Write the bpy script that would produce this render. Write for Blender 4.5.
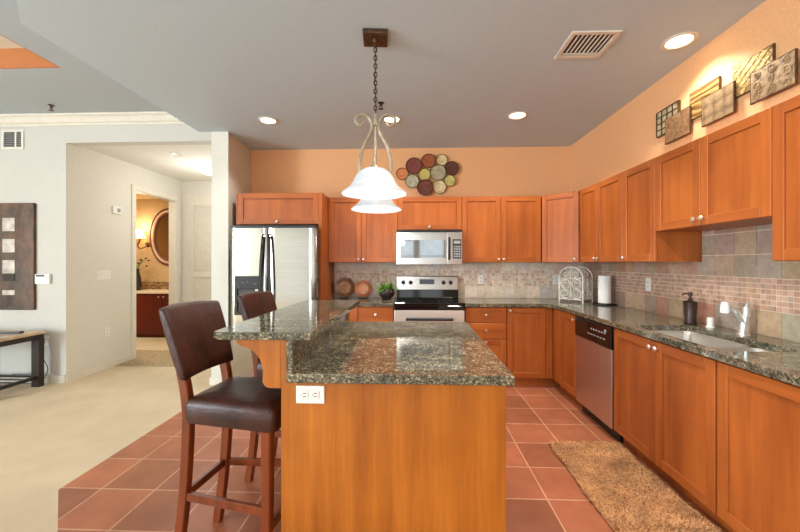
import bpy, bmesh, math, random
from mathutils import Vector, Matrix
R = math.radians
random.seed(7)
for o in list(bpy.data.objects):
    bpy.data.objects.remove(o)
S = bpy.context.scene
COL = S.collection

# ------------------------------------------------------------------ camera, world, daylight, exposure
cam_d = bpy.data.cameras.new('camera')
cam = bpy.data.objects.new('camera', cam_d)
COL.objects.link(cam)
cam_d.sensor_width = 36.0
cam_d.lens = 363.63 / 800 * 36.0
cam_d.shift_y = -2.87 / 800
cam_d.clip_start = 0.05
cam.location = (0, 0, 1.352)
cam.rotation_euler = (R(90), 0, 0.0384)
S.camera = cam
S.view_settings.view_transform = 'Standard'
S.view_settings.look = 'None'
S.view_settings.exposure = 0.32
S.view_settings.gamma = 1.0
S.view_settings.use_curve_mapping = False
S.cycles.use_denoising = True
S.cycles.max_bounces = 10
S.cycles.diffuse_bounces = 4
S.cycles.sample_clamp_indirect = 6.0

W = bpy.data.worlds.new('world')
S.world = W
W.use_nodes = True
W.node_tree.nodes['Background'].inputs[0].default_value = (0.85, 0.93, 1.0, 1)
W.node_tree.nodes['Background'].inputs[1].default_value = 1.5

def area(name, loc, rot, sx, sy, power, color=(1, 1, 1)):
    l = bpy.data.lights.new(name, 'AREA')
    l.shape = 'RECTANGLE'
    l.size, l.size_y, l.energy, l.color = sx, sy, power, color
    o = bpy.data.objects.new(name, l)
    o.location, o.rotation_euler = loc, rot
    COL.objects.link(o)
    return o

# daylight through the windows behind the camera, plus added unseen fill lights
DAY = (0.74, 0.88, 1.0)
area('daylight_window', (0.25, -4.25, 1.6), (R(90), 0, 0), 1.8, 1.7, 20, DAY)
area('unseen_fill_main', (-1.45, -3.9, 1.4), (R(90), 0, 0), 1.35, 2.1, 55, DAY)  # added unseen fill, placed so the fridge does not mirror it
area('daylight_door', (-4.45, -4.25, 1.25), (R(90), 0, 0), 3.1, 2.4, 13, DAY)
for x_, y_, e_ in ((0.55, 0.7, 45), (0.75, 1.6, 105)):  # added unseen spots without fittings, to brighten the right base cabinets
    l = bpy.data.lights.new('unseen_fill_spot', 'SPOT'); l.energy = e_; l.color = (1, 0.95, 0.86); l.spot_size = R(150); l.spot_blend = 0.6; l.shadow_soft_size = 0.10
    o = bpy.data.objects.new('unseen_fill_spot', l); COL.objects.link(o); o.location = (x_, y_, 2.79)
area('unseen_fill_left', (-7.75, -2.5, 1.4), (R(90), 0, R(-90)), 2.1, 2.3, 560, DAY)  # added unseen fill that brightens the cabinets on the right wall

# ------------------------------------------------------------------ materials
def lin(c):
    def f(v):
        v /= 255.0
        return v / 12.92 if v <= 0.04045 else ((v + 0.055) / 1.055) ** 2.4
    return (f(c[0]), f(c[1]), f(c[2]), 1)

class NT:
    def __init__(s, name):
        s.m = bpy.data.materials.new(name)
        s.m.use_nodes = True
        s.t = s.m.node_tree
        s.b = s.t.nodes['Principled BSDF']
    def n(s, kind, **kw):
        x = s.t.nodes.new(kind)
        for k, v in kw.items():
            if hasattr(x, k):
                setattr(x, k, v)
        return x
    def l(s, a, b):
        s.t.links.new(a, b)
    def coords(s, scale=(1, 1, 1), rnd=True):
        tc = s.n('ShaderNodeTexCoord')
        out = tc.outputs['Object']
        if rnd:
            oi = s.n('ShaderNodeObjectInfo')
            ml = s.n('ShaderNodeVectorMath', operation='MULTIPLY_ADD')
            s.l(oi.outputs['Random'], ml.inputs[0])
            ml.inputs[1].default_value = (17.3, 11.1, 7.7)
            s.l(out, ml.inputs[2])
            out = ml.outputs[0]
        mp = s.n('ShaderNodeMapping')
        mp.inputs['Scale'].default_value = scale
        s.l(out, mp.inputs['Vector'])
        return mp.outputs[0]
    def noise(s, vec, scale=5, detail=4, rough=0.55):
        x = s.n('ShaderNodeTexNoise')
        x.inputs['Scale'].default_value = scale
        x.inputs['Detail'].default_value = detail
        x.inputs['Roughness'].default_value = rough
        if vec is not None:
            s.l(vec, x.inputs['Vector'])
        return x.outputs[0]
    def ramp(s, fac, stops, const=False):
        r = s.n('ShaderNodeValToRGB')
        cr = r.color_ramp
        if const:
            cr.interpolation = 'CONSTANT'
        while len(cr.elements) < len(stops):
            cr.elements.new(0.5)
        for e, (p, c) in zip(cr.elements, stops):
            e.position = p
            e.color = lin(c)
        s.l(fac, r.inputs[0])
        return r.outputs[0]
    def mix(s, fac, a, b, mode='MIX'):
        x = s.n('ShaderNodeMix', data_type='RGBA', blend_type=mode)
        for v, i in ((fac, 0), (a, 6), (b, 7)):
            if hasattr(v, 'is_linked'):
                s.l(v, x.inputs[i])
            else:
                x.inputs[i].default_value = v if i == 0 else lin(v)
        return x.outputs[2]
    def bump(s, h, strength=0.2, dist=0.01):
        x = s.n('ShaderNodeBump')
        x.inputs['Strength'].default_value = strength
        x.inputs['Distance'].default_value = dist
        s.l(h, x.inputs['Height'])
        s.l(x.outputs[0], s.b.inputs['Normal'])
    def set(s, color=None, rough=None, metal=None, spec=None, coat=None, coat_r=None):
        if color is not None:
            if hasattr(color, 'is_linked'):
                s.l(color, s.b.inputs['Base Color'])
            else:
                s.b.inputs['Base Color'].default_value = lin(color)
        for v, k in ((rough, 'Roughness'), (metal, 'Metallic'), (spec, 'Specular IOR Level'), (coat, 'Coat Weight'), (coat_r, 'Coat Roughness')):
            if v is not None:
                if hasattr(v, 'is_linked'):
                    s.l(v, s.b.inputs[k])
                else:
                    s.b.inputs[k].default_value = v
        return s.m

def wood(name, dark, light, axis='z', rough=0.40, coarse=1.0, coat=0.05):
    t = NT(name)
    sc = {'z': (7, 7, 0.55), 'x': (0.55, 7, 7), 'y': (7, 0.55, 7)}[axis]
    fn = {'z': (90, 90, 2.2), 'x': (2.2, 90, 90), 'y': (90, 2.2, 90)}[axis]
    a = t.noise(t.coords(tuple(v * coarse for v in sc)), 1.6, 5, 0.6)
    b = t.noise(t.coords(fn), 1.5, 3, 0.6)
    c = t.ramp(a, [(0.30, dark), (0.68, light)])
    g = t.ramp(b, [(0.30, (205, 195, 185)), (0.65, (255, 255, 255))])
    blot = t.noise(t.coords((1.3, 1.3, 1.3)), 2.0, 3)
    c = t.mix(0.35, c, g, 'MULTIPLY')
    c = t.mix(0.22, c, t.ramp(blot, [(0.35, dark), (0.65, light)]))
    t.bump(b, 0.05, 0.002)
    return t.set(c, rough, spec=0.35, coat=coat, coat_r=0.18)

def plain(name, c, rough=0.5, metal=0.0, var=0.06, scale=14, bump=0.0, spec=None, coat=None):
    t = NT(name)
    n = t.noise(t.coords(), scale, 4)
    d = tuple(max(0, v * (1 - var)) for v in c)
    e = tuple(min(255, v * (1 + var)) for v in c)
    if bump:
        t.bump(n, bump, 0.004)
    return t.set(t.ramp(n, [(0.3, d), (0.7, e)]), rough, metal, spec, coat)

def emis(name, c, strength, base=(255, 255, 255)):
    t = NT(name)
    t.set(base, 0.4)
    t.b.inputs['Emission Color'].default_value = lin(c)
    t.b.inputs['Emission Strength'].default_value = strength
    return t.m

WD, WL = (144, 72, 28), (186, 102, 43)
M = {}
M['wood'] = wood('maple_vertical_grain', WD, WL, 'z')
M['wood_h'] = wood('maple_horizontal_grain', WD, WL, 'x')
M['wood_island'] = wood('maple_island_panel', (146, 78, 22), (196, 116, 40), 'z', 0.34, 1.25)
M['cherry'] = wood('stool_cherry_wood', (92, 40, 18), (148, 72, 36), 'z', 0.3)
M['dark_cherry'] = wood('vanity_cherry_wood', (84, 26, 14), (120, 40, 22), 'z', 0.35)
M['dark_wood'] = wood('espresso_wood', (34, 24, 18), (54, 40, 30), 'z', 0.4)
M['tan_wood'] = wood('tan_tabletop_wood', (190, 160, 125), (222, 196, 165), 'x', 0.25)

def granite():
    t = NT('speckled_granite')
    v = t.coords((1, 1, 1), False)
    vo = t.n('ShaderNodeTexVoronoi')
    vo.inputs['Scale'].default_value = 150
    t.l(v, vo.inputs['Vector'])
    sep = t.n('ShaderNodeSeparateColor')
    t.l(vo.outputs['Color'], sep.inputs[0])
    big = t.noise(v, 16, 4, 0.6)
    add = t.n('ShaderNodeMath', operation='MULTIPLY_ADD')
    t.l(big, add.inputs[0])
    add.inputs[1].default_value = 0.75
    sub = t.n('ShaderNodeMath', operation='MULTIPLY_ADD')
    t.l(sep.outputs[0], sub.inputs[0])
    sub.inputs[1].default_value = 0.62
    sub.inputs[2].default_value = -0.19
    t.l(sub.outputs[0], add.inputs[2])
    c = t.ramp(add.outputs[0], [(0.0, (27, 28, 25)), (0.32, (60, 61, 51)), (0.46, (90, 88, 71)), (0.57, (120, 112, 90)), (0.66, (71, 63, 51)), (0.76, (146, 134, 109)), (0.88, (190, 178, 148))])
    return t.set(c, 0.06, spec=0.8)
M['granite'] = granite()

def steel(name, c=(200, 196, 190), rough=0.24, axis='x', st=0.12):
    t = NT(name)
    sc = {'x': (1.5, 160, 160), 'z': (160, 160, 1.5)}[axis]
    n = t.noise(t.coords(sc), 1.0, 3)
    t.bump(n, st, 0.001)
    return t.set(t.ramp(n, [(0.3, tuple(v * 0.94 for v in c)), (0.7, c)]), rough, 1.0)
M['steel'] = steel('brushed_stainless_steel')
M['fridge_steel'] = steel('fridge_stainless_steel', (182, 177, 168), 0.14, st=0.07)
M['dw_steel'] = steel('dishwasher_stainless_steel', (214, 196, 182), 0.36, 'z')
M['satin'] = plain('satin_nickel_faucet', (215, 213, 208), 0.3, 0.85, 0.03)
M['sink_steel'] = steel('sink_stainless_steel', (212, 206, 197), 0.3)
M['sink_steel'].node_tree.nodes['Principled BSDF'].inputs['Metallic'].default_value = 0.75
M['oven_steel'] = steel('oven_door_stainless_steel', (226, 220, 212), 0.5)
M['chrome'] = plain('polished_chrome', (215, 215, 215), 0.12, 1.0, 0.02)
M['knob'] = plain('satin_nickel_knob', (226, 214, 196), 0.3, 0.9, 0.03)
M['black_gloss'] = plain('glossy_black_glass', (12, 12, 13), 0.06, 0, 0.1, spec=0.6)
M['black'] = plain('satin_black_plastic', (24, 23, 22), 0.35, 0, 0.1)
M['charcoal'] = plain('charcoal_plastic', (60, 60, 60), 0.35)
M['mw_glass'] = plain('microwave_mirror_glass', (150, 155, 158), 0.04, 0.85, 0.03)
M['white_plastic'] = plain('white_plastic', (236, 232, 224), 0.35, 0, 0.02)
M['grey_plastic'] = plain('grey_plastic', (150, 150, 148), 0.4)
M['white_paint'] = plain('white_trim_paint', (226, 218, 202), 0.4, 0, 0.02)
M['living_wall'] = plain('warm_white_wall_paint', (202, 197, 187), 0.8, 0, 0.02, 60, 0.05)
M['hall_wall'] = plain('cream_wall_paint', (222, 217, 204), 0.8, 0, 0.02, 60, 0.05)
M['peach'] = plain('peach_wall_paint', (232, 174, 122), 0.75, 0, 0.03, 60, 0.05)
M['ceiling'] = plain('ceiling_paint', (194, 207, 215), 0.9, 0, 0.015, 80, 0.08)
M['living_ceiling'] = plain('living_ceiling_paint', (180, 186, 190), 0.9, 0, 0.015, 80, 0.08)
M['tray_orange'] = plain('tray_orange_paint', (178, 108, 56), 0.8, 0, 0.02)
M['bath_wall'] = plain('golden_wall_paint', (204, 172, 126), 0.7, 0, 0.03)
M['leather'] = None
t = NT('dark_brown_leather')
n1 = t.noise(t.coords((1, 1, 1)), 9, 5, 0.6)
n2 = t.noise(t.coords((1, 1, 1)), 160, 2)
mx = t.n('ShaderNodeMath', operation='MULTIPLY_ADD')
t.l(n2, mx.inputs[0]); mx.inputs[1].default_value = 0.12; t.l(n1, mx.inputs[2])
t.bump(mx.outputs[0], 0.35, 0.02)
M['leather'] = t.set(t.ramp(n1, [(0.3, (44, 22, 15)), (0.7, (72, 36, 24))]), 0.38, spec=0.32)

def floor_tile():
    t = NT('terracotta_floor_tile')
    tc = t.n('ShaderNodeTexCoord')
    mp = t.n('ShaderNodeMapping')
    mp.inputs['Location'].default_value = (-1.0917 + 0.3293 * 20, -3.7572 + 0.3293 * 30, 0)
    t.l(tc.outputs['Object'], mp.inputs['Vector'])
    b = t.n('ShaderNodeTexBrick', offset=0.0, squash=1.0)
    b.inputs['Scale'].default_value = 1.0
    b.inputs['Mortar Size'].default_value = 0.005
    b.inputs['Mortar Smooth'].default_value = 0.2
    b.inputs['Bias'].default_value = 0.0
    b.inputs['Brick Width'].default_value = 0.3293
    b.inputs['Row Height'].default_value = 0.3293
    b.inputs['Color1'].default_value = lin((154, 97, 70))
    b.inputs['Color2'].default_value = lin((192, 119, 86))
    b.inputs['Mortar'].default_value = lin((218, 172, 138))
    t.l(mp.outputs[0], b.inputs['Vector'])
    n = t.noise(tc.outputs['Object'], 5, 6, 0.6)
    c = t.mix(0.55, b.outputs['Color'], t.ramp(n, [(0.3, (190, 175, 168)), (0.7, (255, 250, 245))]), 'MULTIPLY')
    inv = t.n('ShaderNodeMath', operation='SUBTRACT'); inv.inputs[0].default_value = 1
    t.l(b.outputs['Fac'], inv.inputs[1])
    t.bump(inv.outputs[0], 0.3, 0.003)
    return t.set(c, 0.36, spec=0.45)
M['floor_tile'] = floor_tile()

def carpet():
    t = NT('beige_carpet')
    v = t.coords((1, 1, 1), False)
    a = t.noise(v, 260, 3, 0.7)
    b = t.noise(v, 3, 3)
    c = t.ramp(a, [(0.3, (196, 174, 142)), (0.7, (236, 216, 186))])
    c = t.mix(0.25, c, t.ramp(b, [(0.35, (198, 178, 146)), (0.65, (234, 214, 184))]))
    t.bump(a, 0.5, 0.01)
    return t.set(c, 0.95, spec=0.1)
M['carpet'] = carpet()
M['bath_floor'] = plain('beige_bath_tile', (222, 204, 168), 0.45, 0, 0.05, 6)

def attr_tile(name, rough=0.4):
    t = NT(name)
    at = t.n('ShaderNodeAttribute', attribute_name='tint')
    n = t.noise(t.coords((1, 1, 1), False), 22, 5, 0.65)
    c = t.mix(0.8, at.outputs['Color'], t.ramp(n, [(0.3, (205, 200, 195)), (0.7, (255, 254, 252))]), 'MULTIPLY')
    t.bump(n, 0.12, 0.004)
    return t.set(c, rough)
M['slate'] = attr_tile('slate_wall_tile')
M['grout'] = plain('tan_grout', (224, 200, 176), 0.9)
M['shag'] = plain('brown_shag_pile', (166, 116, 76), 0.95, 0, 0.12, 9, spec=0.1)
M['shag_light'] = plain('tan_shag_pile', (208, 158, 112), 0.95, 0, 0.12, 9, spec=0.1)
M['mat'] = plain('speckled_hall_mat', (168, 148, 118), 0.95, 0, 0.26, 70, spec=0.1)
M['bronze'] = plain('pendant_brushed_bronze', (176, 162, 142), 0.42, 0.6, 0.1, 30)
M['dark_bronze'] = plain('dark_bronze', (88, 66, 46), 0.4, 0.6, 0.2, 30)
M['wire_white'] = plain('antique_white_iron', (222, 216, 204), 0.6, 0.0, 0.12, 60)
M['paper'] = plain('white_paper_towel', (246, 243, 238), 0.9, 0, 0.01)
M['soap'] = plain('dark_bronze_soap_bottle', (62, 42, 34), 0.35, 0.3, 0.15)
M['pot'] = plain('dark_glazed_pot', (44, 32, 30), 0.25, 0, 0.2)
M['leaf'] = plain('fern_green', (96, 140, 52), 0.5, 0, 0.3, 25)
M['copper'] = plain('copper_plate', (206, 130, 92), 0.35, 0.35, 0.12, 20)
M['mirror'] = plain('mirror_glass', (190, 160, 120), 0.05, 1.0, 0.0)
M['frame_brown'] = plain('mirror_frame_brown', (96, 52, 34), 0.4, 0, 0.2)
M['frame_tan'] = plain('mirror_frame_tan', (214, 172, 140), 0.45, 0, 0.08)
M['stone_top'] = plain('cream_stone_top', (240, 224, 196), 0.3, 0, 0.03)
M['art_dark'] = plain('rusted_metal_panel', (74, 56, 44), 0.5, 0.35, 0.4, 6)
t = NT('rusted_metal_panel')
n1 = t.noise(t.coords(), 3.2, 6, 0.7)
n2 = t.noise(t.coords((1, 1, 0.4)), 11, 5, 0.7)
M['art_dark'] = t.set(t.mix(0.4, t.ramp(n1, [(0.32, (44, 34, 28)), (0.5, (84, 62, 46)), (0.62, (120, 74, 44)), (0.72, (70, 54, 42))]), t.ramp(n2, [(0.35, (40, 32, 26)), (0.7, (128, 104, 82))])), 0.45, 0.3)
M['art_square'] = plain('silvered_square', (188, 176, 164), 0.4, 0.2, 0.15, 12)
M['bulb'] = emis('lit_bulb', (255, 240, 215), 6)
M['lamp'] = emis('lit_downlight_lamp', (255, 226, 180), 9)
M['hall_globe'] = emis('lit_hall_globe', (255, 246, 230), 2.2)
M['sconce_shade'] = emis('lit_sconce_shade', (255, 190, 110), 2.6)
M['display'] = emis('range_display', (110, 120, 130), 0.15, (60, 66, 72))
def glass_shade():
    t = NT('alabaster_glass_shade')
    n = t.noise(t.coords((1, 1, 1)), 14, 5, 0.6)
    t.set(t.ramp(n, [(0.3, (178, 181, 186)), (0.7, (208, 211, 216))]), 0.25)
    t.b.inputs['Emission Color'].default_value = lin((242, 244, 250))
    t.b.inputs['Emission Strength'].default_value = 0.12
    tr = t.n('ShaderNodeBsdfTranslucent')
    tr.inputs[0].default_value = lin((245, 246, 250))
    ms = t.n('ShaderNodeMixShader'); ms.inputs[0].default_value = 0.04
    out = t.t.nodes['Material Output']
    t.l(t.b.outputs[0], ms.inputs[1]); t.l(tr.outputs[0], ms.inputs[2]); t.l(ms.outputs[0], out.inputs[0])
    return t.m
M['shade'] = glass_shade()

# ------------------------------------------------------------------ mesh builder
class MB:
    def __init__(s):
        s.bm = bmesh.new()
        s.tint = s.bm.loops.layers.float_color.new('tint')
    def _mark(s, before, mat, smooth=False, tint=None):
        for f in s.bm.faces:
            if f not in before:
                f.material_index = mat
                f.smooth = smooth
                if tint:
                    for lp in f.loops:
                        lp[s.tint] = tint
    def box(s, x0, x1, y0, y1, z0, z1, mat=0, bevel=0.0, seg=1, tint=None):
        x0, x1 = sorted((x0, x1)); y0, y1 = sorted((y0, y1)); z0, z1 = sorted((z0, z1))
        vs = [s.bm.verts.new(p) for p in ((x0, y0, z0), (x1, y0, z0), (x1, y1, z0), (x0, y1, z0), (x0, y0, z1), (x1, y0, z1), (x1, y1, z1), (x0, y1, z1))]
        fs = [s.bm.faces.new([vs[i] for i in q]) for q in ((3, 2, 1, 0), (4, 5, 6, 7), (0, 1, 5, 4), (1, 2, 6, 5), (2, 3, 7, 6), (3, 0, 4, 7))]
        for f in fs:
            f.material_index = mat
            if tint:
                for lp in f.loops:
                    lp[s.tint] = tint
        if bevel:
            es = list({e for f in fs for e in f.edges})
            r = bmesh.ops.bevel(s.bm, geom=es, offset=bevel, segments=seg, affect='EDGES', profile=0.5)
            for f in r['faces']:
                f.material_index = mat
                f.smooth = False
        return s
    def rings(s, rings, mat=0, smooth=True, cap=True, closed=False):
        n = len(rings[0])
        vr = [[s.bm.verts.new(p) for p in r] for r in rings]
        m = len(vr)
        for i in range(m if closed else m - 1):
            a, b = vr[i], vr[(i + 1) % m]
            for j in range(n):
                k = (j + 1) % n
                f = s.bm.faces.new((a[j], a[k], b[k], b[j]))
                f.material_index = mat; f.smooth = smooth
        if cap and not closed:
            for r, rev in ((vr[0], True), (vr[-1], False)):
                f = s.bm.faces.new(list(reversed(r)) if rev else r)
                f.material_index = mat
        return s
    def lathe(s, prof, c=(0, 0, 0), seg=32, mat=0, axis='z', cap=True, sx=1.0, sy=1.0):
        rings = []
        for r, z in prof:
            ring = []
            for j in range(seg):
                a = 2 * math.pi * j / seg
                p = (r * math.cos(a) * sx, r * math.sin(a) * sy, z)
                if axis == 'x': p = (p[2], p[0], p[1])
                elif axis == 'y': p = (p[0], -p[2], p[1])
                ring.append((p[0] + c[0], p[1] + c[1], p[2] + c[2]))
            rings.append(ring)
        return s.rings(rings, mat, True, cap)
    def cyl(s, p0, p1, r, seg=16, mat=0, r1=None):
        return s.tube([p0, p1], [r, r if r1 is None else r1], seg, mat)
    def tube(s, pts, r, seg=8, mat=0, closed=False):
        pts = [Vector(p) for p in pts]
        n = len(pts)
        rr = r if isinstance(r, (list, tuple)) else [r] * n
        rings = []
        up = None
        for i, p in enumerate(pts):
            if closed:
                d = (pts[(i + 1) % n] - pts[i - 1])
            else:
                d = pts[min(i + 1, n - 1)] - pts[max(i - 1, 0)]
            d.normalize()
            if up is None:
                up = Vector((0, 0, 1)) if abs(d.z) < 0.9 else Vector((1, 0, 0))
            x = up - d * up.dot(d)
            x.normalize()
            up = x
            y = d.cross(x)
            rings.append([tuple(p + x * rr[i] * math.cos(2 * math.pi * j / seg) + y * rr[i] * math.sin(2 * math.pi * j / seg)) for j in range(seg)])
        return s.rings(rings, mat, True, True, closed)
    def beam(s, pts, w, d, u=(1, 0, 0), mat=0, bev=0.12):
        # rectangular section swept along pts; u is the width direction
        rings = []
        n = len(pts)
        for i, p in enumerate(pts):
            p = Vector(p)
            t = Vector(pts[min(i + 1, n - 1)]) - Vector(pts[max(i - 1, 0)])
            t.normalize()
            uu = Vector(u); uu = uu - t * uu.dot(t); uu.normalize()
            v = t.cross(uu)
            ww = (w[i] if isinstance(w, (list, tuple)) else w) / 2
            dd = (d[i] if isinstance(d, (list, tuple)) else d) / 2
            b = min(ww, dd) * 2 * bev
            ring = []
            for sx, sy in ((1, 1), (-1, 1), (-1, -1), (1, -1)):
                c1 = (sx * (ww - b), sy * dd); c2 = (sx * ww, sy * (dd - b))
                pr = (c2, c1) if sx * sy > 0 else (c1, c2)
                for a, e in pr:
                    ring.append(tuple(p + uu * a + v * e))
            rings.append(ring)
        return s.rings(rings, mat, False, True)
    def prism(s, poly, z0, z1, mat=0, plane='xy', bevel=0.0, seg=1):
        def P(a, b, c):
            return {'xy': (a, b, c), 'xz': (a, c, b), 'yz': (c, a, b)}[plane]
        lo = [s.bm.verts.new(P(a, b, z0)) for a, b in poly]
        hi = [s.bm.verts.new(P(a, b, z1)) for a, b in poly]
        n = len(poly)
        fs = [s.bm.faces.new(list(reversed(lo))), s.bm.faces.new(hi)]
        for i in range(n):
            k = (i + 1) % n
            fs.append(s.bm.faces.new((lo[i], lo[k], hi[k], hi[i])))
        for f in fs:
            f.material_index = mat
        if bevel:
            r = bmesh.ops.bevel(s.bm, geom=list({e for f in fs for e in f.edges}), offset=bevel, segments=seg, affect='EDGES', profile=0.5)
            for f in r['faces']:
                f.material_index = mat; f.smooth = False
        return s
    def slab(s, outer, holes, z0, z1, mat=0):
        loops = [outer] + holes
        def edges(z):
            vv, ee = [], []
            for lp in loops:
                vs = [s.bm.verts.new((a, b, z)) for a, b in lp]
                vv.append(vs)
                for i in range(len(vs)):
                    ee.append(s.bm.edges.new((vs[i], vs[(i + 1) % len(vs)])))
            r = bmesh.ops.triangle_fill(s.bm, use_beauty=True, edges=ee, normal=(0, 0, 1))
            for g in r['geom']:
                if isinstance(g, bmesh.types.BMFace):
                    g.material_index = mat
            return vv
        a, b = edges(z0), edges(z1)
        for la, lb in zip(a, b):
            n = len(la)
            for i in range(n):
                k = (i + 1) % n
                f = s.bm.faces.new((la[i], la[k], lb[k], lb[i]))
                f.material_index = mat
        return s
    def move(s, mat4):
        s.bm.transform(mat4)
        return s
    def build(s, name, mats, parent=None, loc=(0, 0, 0), rot=(0, 0, 0), kind=None, label=None, norm=True):
        if norm:
            bmesh.ops.recalc_face_normals(s.bm, faces=s.bm.faces[:])
        me = bpy.data.meshes.new(name)
        flags = [f.smooth for f in s.bm.faces]
        s.bm.to_mesh(me)
        s.bm.free()
        for m in (mats if isinstance(mats, (list, tuple)) else [mats]):
            me.materials.append(M[m] if isinstance(m, str) else m)
        me.set_sharp_from_angle(angle=R(40))
        me.polygons.foreach_set('use_smooth', flags)
        o = bpy.data.objects.new(name, me)
        COL.objects.link(o)
        o.location, o.rotation_euler = loc, rot
        if parent:
            o.parent = parent
        if kind: o['kind'] = kind
        if label: o['label'] = label
        return o

def tag(o, label, cat, group=None):
    o['label'] = label
    o['category'] = cat
    if group: o['group'] = group
    return o

def thing(name, label, cat, loc=(0, 0, 0), rz=0.0, group=None):
    o = bpy.data.objects.new(name, None)
    o.empty_display_size = 0.1
    COL.objects.link(o)
    o.location = loc
    o.rotation_euler = (0, 0, rz)
    return tag(o, label, cat, group)

def copy_tree(o, parent=None):
    c = o.copy()
    COL.objects.link(c)
    c.parent = parent
    for ch in list(o.children):
        copy_tree(ch, c)
    return c

def struct(mb, name, mats, **k):
    return mb.build(name, mats, kind='structure', **k)

def rrect(x0, x1, y0, y1, r, seg=6):
    p = []
    for cx, cy, a0 in ((x1 - r, y1 - r, 0), (x0 + r, y1 - r, 90), (x0 + r, y0 + r, 180), (x1 - r, y0 + r, 270)):
        for i in range(seg + 1):
            a = R(a0 + 90 * i / seg)
            p.append((cx + r * math.cos(a), cy + r * math.sin(a)))
    return p

def smooth_path(pts, n=6):
    # Catmull-Rom through the points
    P = [Vector(p) for p in pts]
    out = []
    for i in range(len(P) - 1):
        a, b, c, d = P[max(i - 1, 0)], P[i], P[i + 1], P[min(i + 2, len(P) - 1)]
        for k in range(n):
            t = k / n
            out.append(0.5 * ((2 * b) + (c - a) * t + (2 * a - 5 * b + 4 * c - d) * t * t + (3 * b - a - 3 * c + d) * t ** 3))
    out.append(P[-1])
    return out

# ------------------------------------------------------------------ setting
YB, XR, XU = 4.623, 2.129, 1.952            # back wall, right wall, furred upper right wall
ZK, ZL, ZH = 2.811, 3.005, 2.735               # kitchen, living, hall ceilings
YL, XH, YE = 3.96, -3.93, 6.0              # living back wall, hall left wall, hall end wall
TILE = [(-2.12, YL), (-2.12, 2.09), (0.16, -0.19), (XR, -0.19), (XR, YB), (-2.11, YB), (-2.06, YL)]
struct(MB().prism(TILE, -0.05, 0.0), 'floor', 'floor_tile')
CAR = [(-8, -4.12), (XR, -4.12), (XR, -0.19), (0.16, -0.19), (-2.12, 2.09), (-2.12, YL), (-2.25, YL), (-2.25, YE), (XH, YE), (XH, YL), (-8, YL)]
struct(MB().prism(CAR, -0.05, 0.0), 'floor_carpet', 'carpet')
struct(MB().box(-6.6, XH, YL + 0.12, 7.0, -0.05, 0.0), 'floor_bath', 'bath_floor')

# kitchen walls
struct(MB().box(-2.11, XR + 0.15, YB, YB + 0.12, 0, 3.2), 'wall_back', 'peach')
struct(MB().box(XR, XR + 0.15, -4, YB, 0, 3.2).box(XU, XR, 1.0, YB, 2.16, ZK), 'wall_right', 'peach')
struct(MB().prism([(-2.25, YL), (-2.06, YL), (-2.11, YB), (-2.11, YE + 0.12), (-2.25, YE + 0.12)], 0, 3.2), 'wall_column', 'hall_wall')
# living room back wall with the hall opening, hall left wall with the bath doorway
struct(MB().box(-8, XH - 0.004, YL, YL + 0.12, 0, 3.2).box(XH - 0.004, -2.25, YL, YL + 0.12, 2.712, 3.2), 'wall_living', 'living_wall')
DY0, DY1, DZ = 4.98, 5.87, 2.385
struct(MB().box(XH - 0.004, XH, YL, YL + 0.12, 0, 2.712).box(XH - 0.12, XH, YL + 0.12, DY0, 0, 3.2).box(XH - 0.12, XH, DY0, DY1, DZ, 3.2).box(XH - 0.12, XH, DY1, 7.0, 0, 3.2), 'wall_hall', 'hall_wall')
struct(MB().box(XH, -2.25, YE, YE + 0.12, 0, 3.2), 'wall_hall_end', 'hall_wall')
struct(MB().box(-6.72, -6.6, YL + 0.12, 7.0, 0, 3.0).box(-6.6, XH - 0.12, 7.0, 7.12, 0, 3.0), 'wall_bath', 'bath_wall')
struct(MB().box(-8.12, -8, -4, -3.6, 0, 3.3).box(-8.12, -8, -0.8, YL, 0, 3.3).box(-8.12, -8, -3.6, -0.8, 2.55, 3.3), 'wall_left', 'living_wall')
# wall behind the camera: two windows, wide glass door, added fill window
WIN = [(-0.56, 0.04), (0.14, 1.06)]
w = MB()
xs = [-8, -6.0, -2.8, -2.15, -0.75, WIN[0][0], WIN[0][1], WIN[1][0], WIN[1][1], XR]
for i in range(9):
    a, b = xs[i], xs[i + 1]
    if i == 1: w.box(a, b, -4.12, -4, 2.45, 3.3)
    elif i == 3: w.box(a, b, -4.12, -4, 0, 0.3); w.box(a, b, -4.12, -4, 2.5, 3.3)
    elif i in (5, 7): w.box(a, b, -4.12, -4, 0, 0.8); w.box(a, b, -4.12, -4, 2.4, 3.3)
    else: w.box(a, b, -4.12, -4, 0, 3.3)
struct(w, 'wall_front', 'living_wall')
def window(n, x0, x1, z0, z1):
    f = MB()
    f.box(x0, x0 + 0.05, -4.1, -4.0, z0, z1).box(x1 - 0.05, x1, -4.1, -4.0, z0, z1).box(x0 + 0.05, x1 - 0.05, -4.1, -4.0, z0, z0 + 0.05).box(x0 + 0.05, x1 - 0.05, -4.1, -4.0, z1 - 0.05, z1)
    zm = (z0 + z1) / 2
    f.box(x0 + 0.05, x1 - 0.05, -4.08, -4.02, zm - 0.02, zm + 0.02)
    return struct(f, 'window_%d' % n, 'white_paint')
window(1, WIN[0][0], WIN[0][1], 0.8, 2.4)
window(2, WIN[1][0], WIN[1][1], 0.8, 2.4)
window(3, -6.0, -4.4, 0.0, 2.45)
window(4, -4.4, -2.8, 0.0, 2.45)
window(5, -2.15, -0.75, 0.3, 2.5)  # unseen window added to frame the main fill
f = MB()
for y0, y1 in ((-3.6, -2.2), (-2.2, -0.8)):
    f.box(-8.1, -8.02, y0, y0 + 0.06, 0, 2.55).box(-8.1, -8.02, y1 - 0.06, y1, 0, 2.55).box(-8.1, -8.02, y0 + 0.06, y1 - 0.06, 0, 0.06).box(-8.1, -8.02, y0 + 0.06, y1 - 0.06, 2.49, 2.55)
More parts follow.
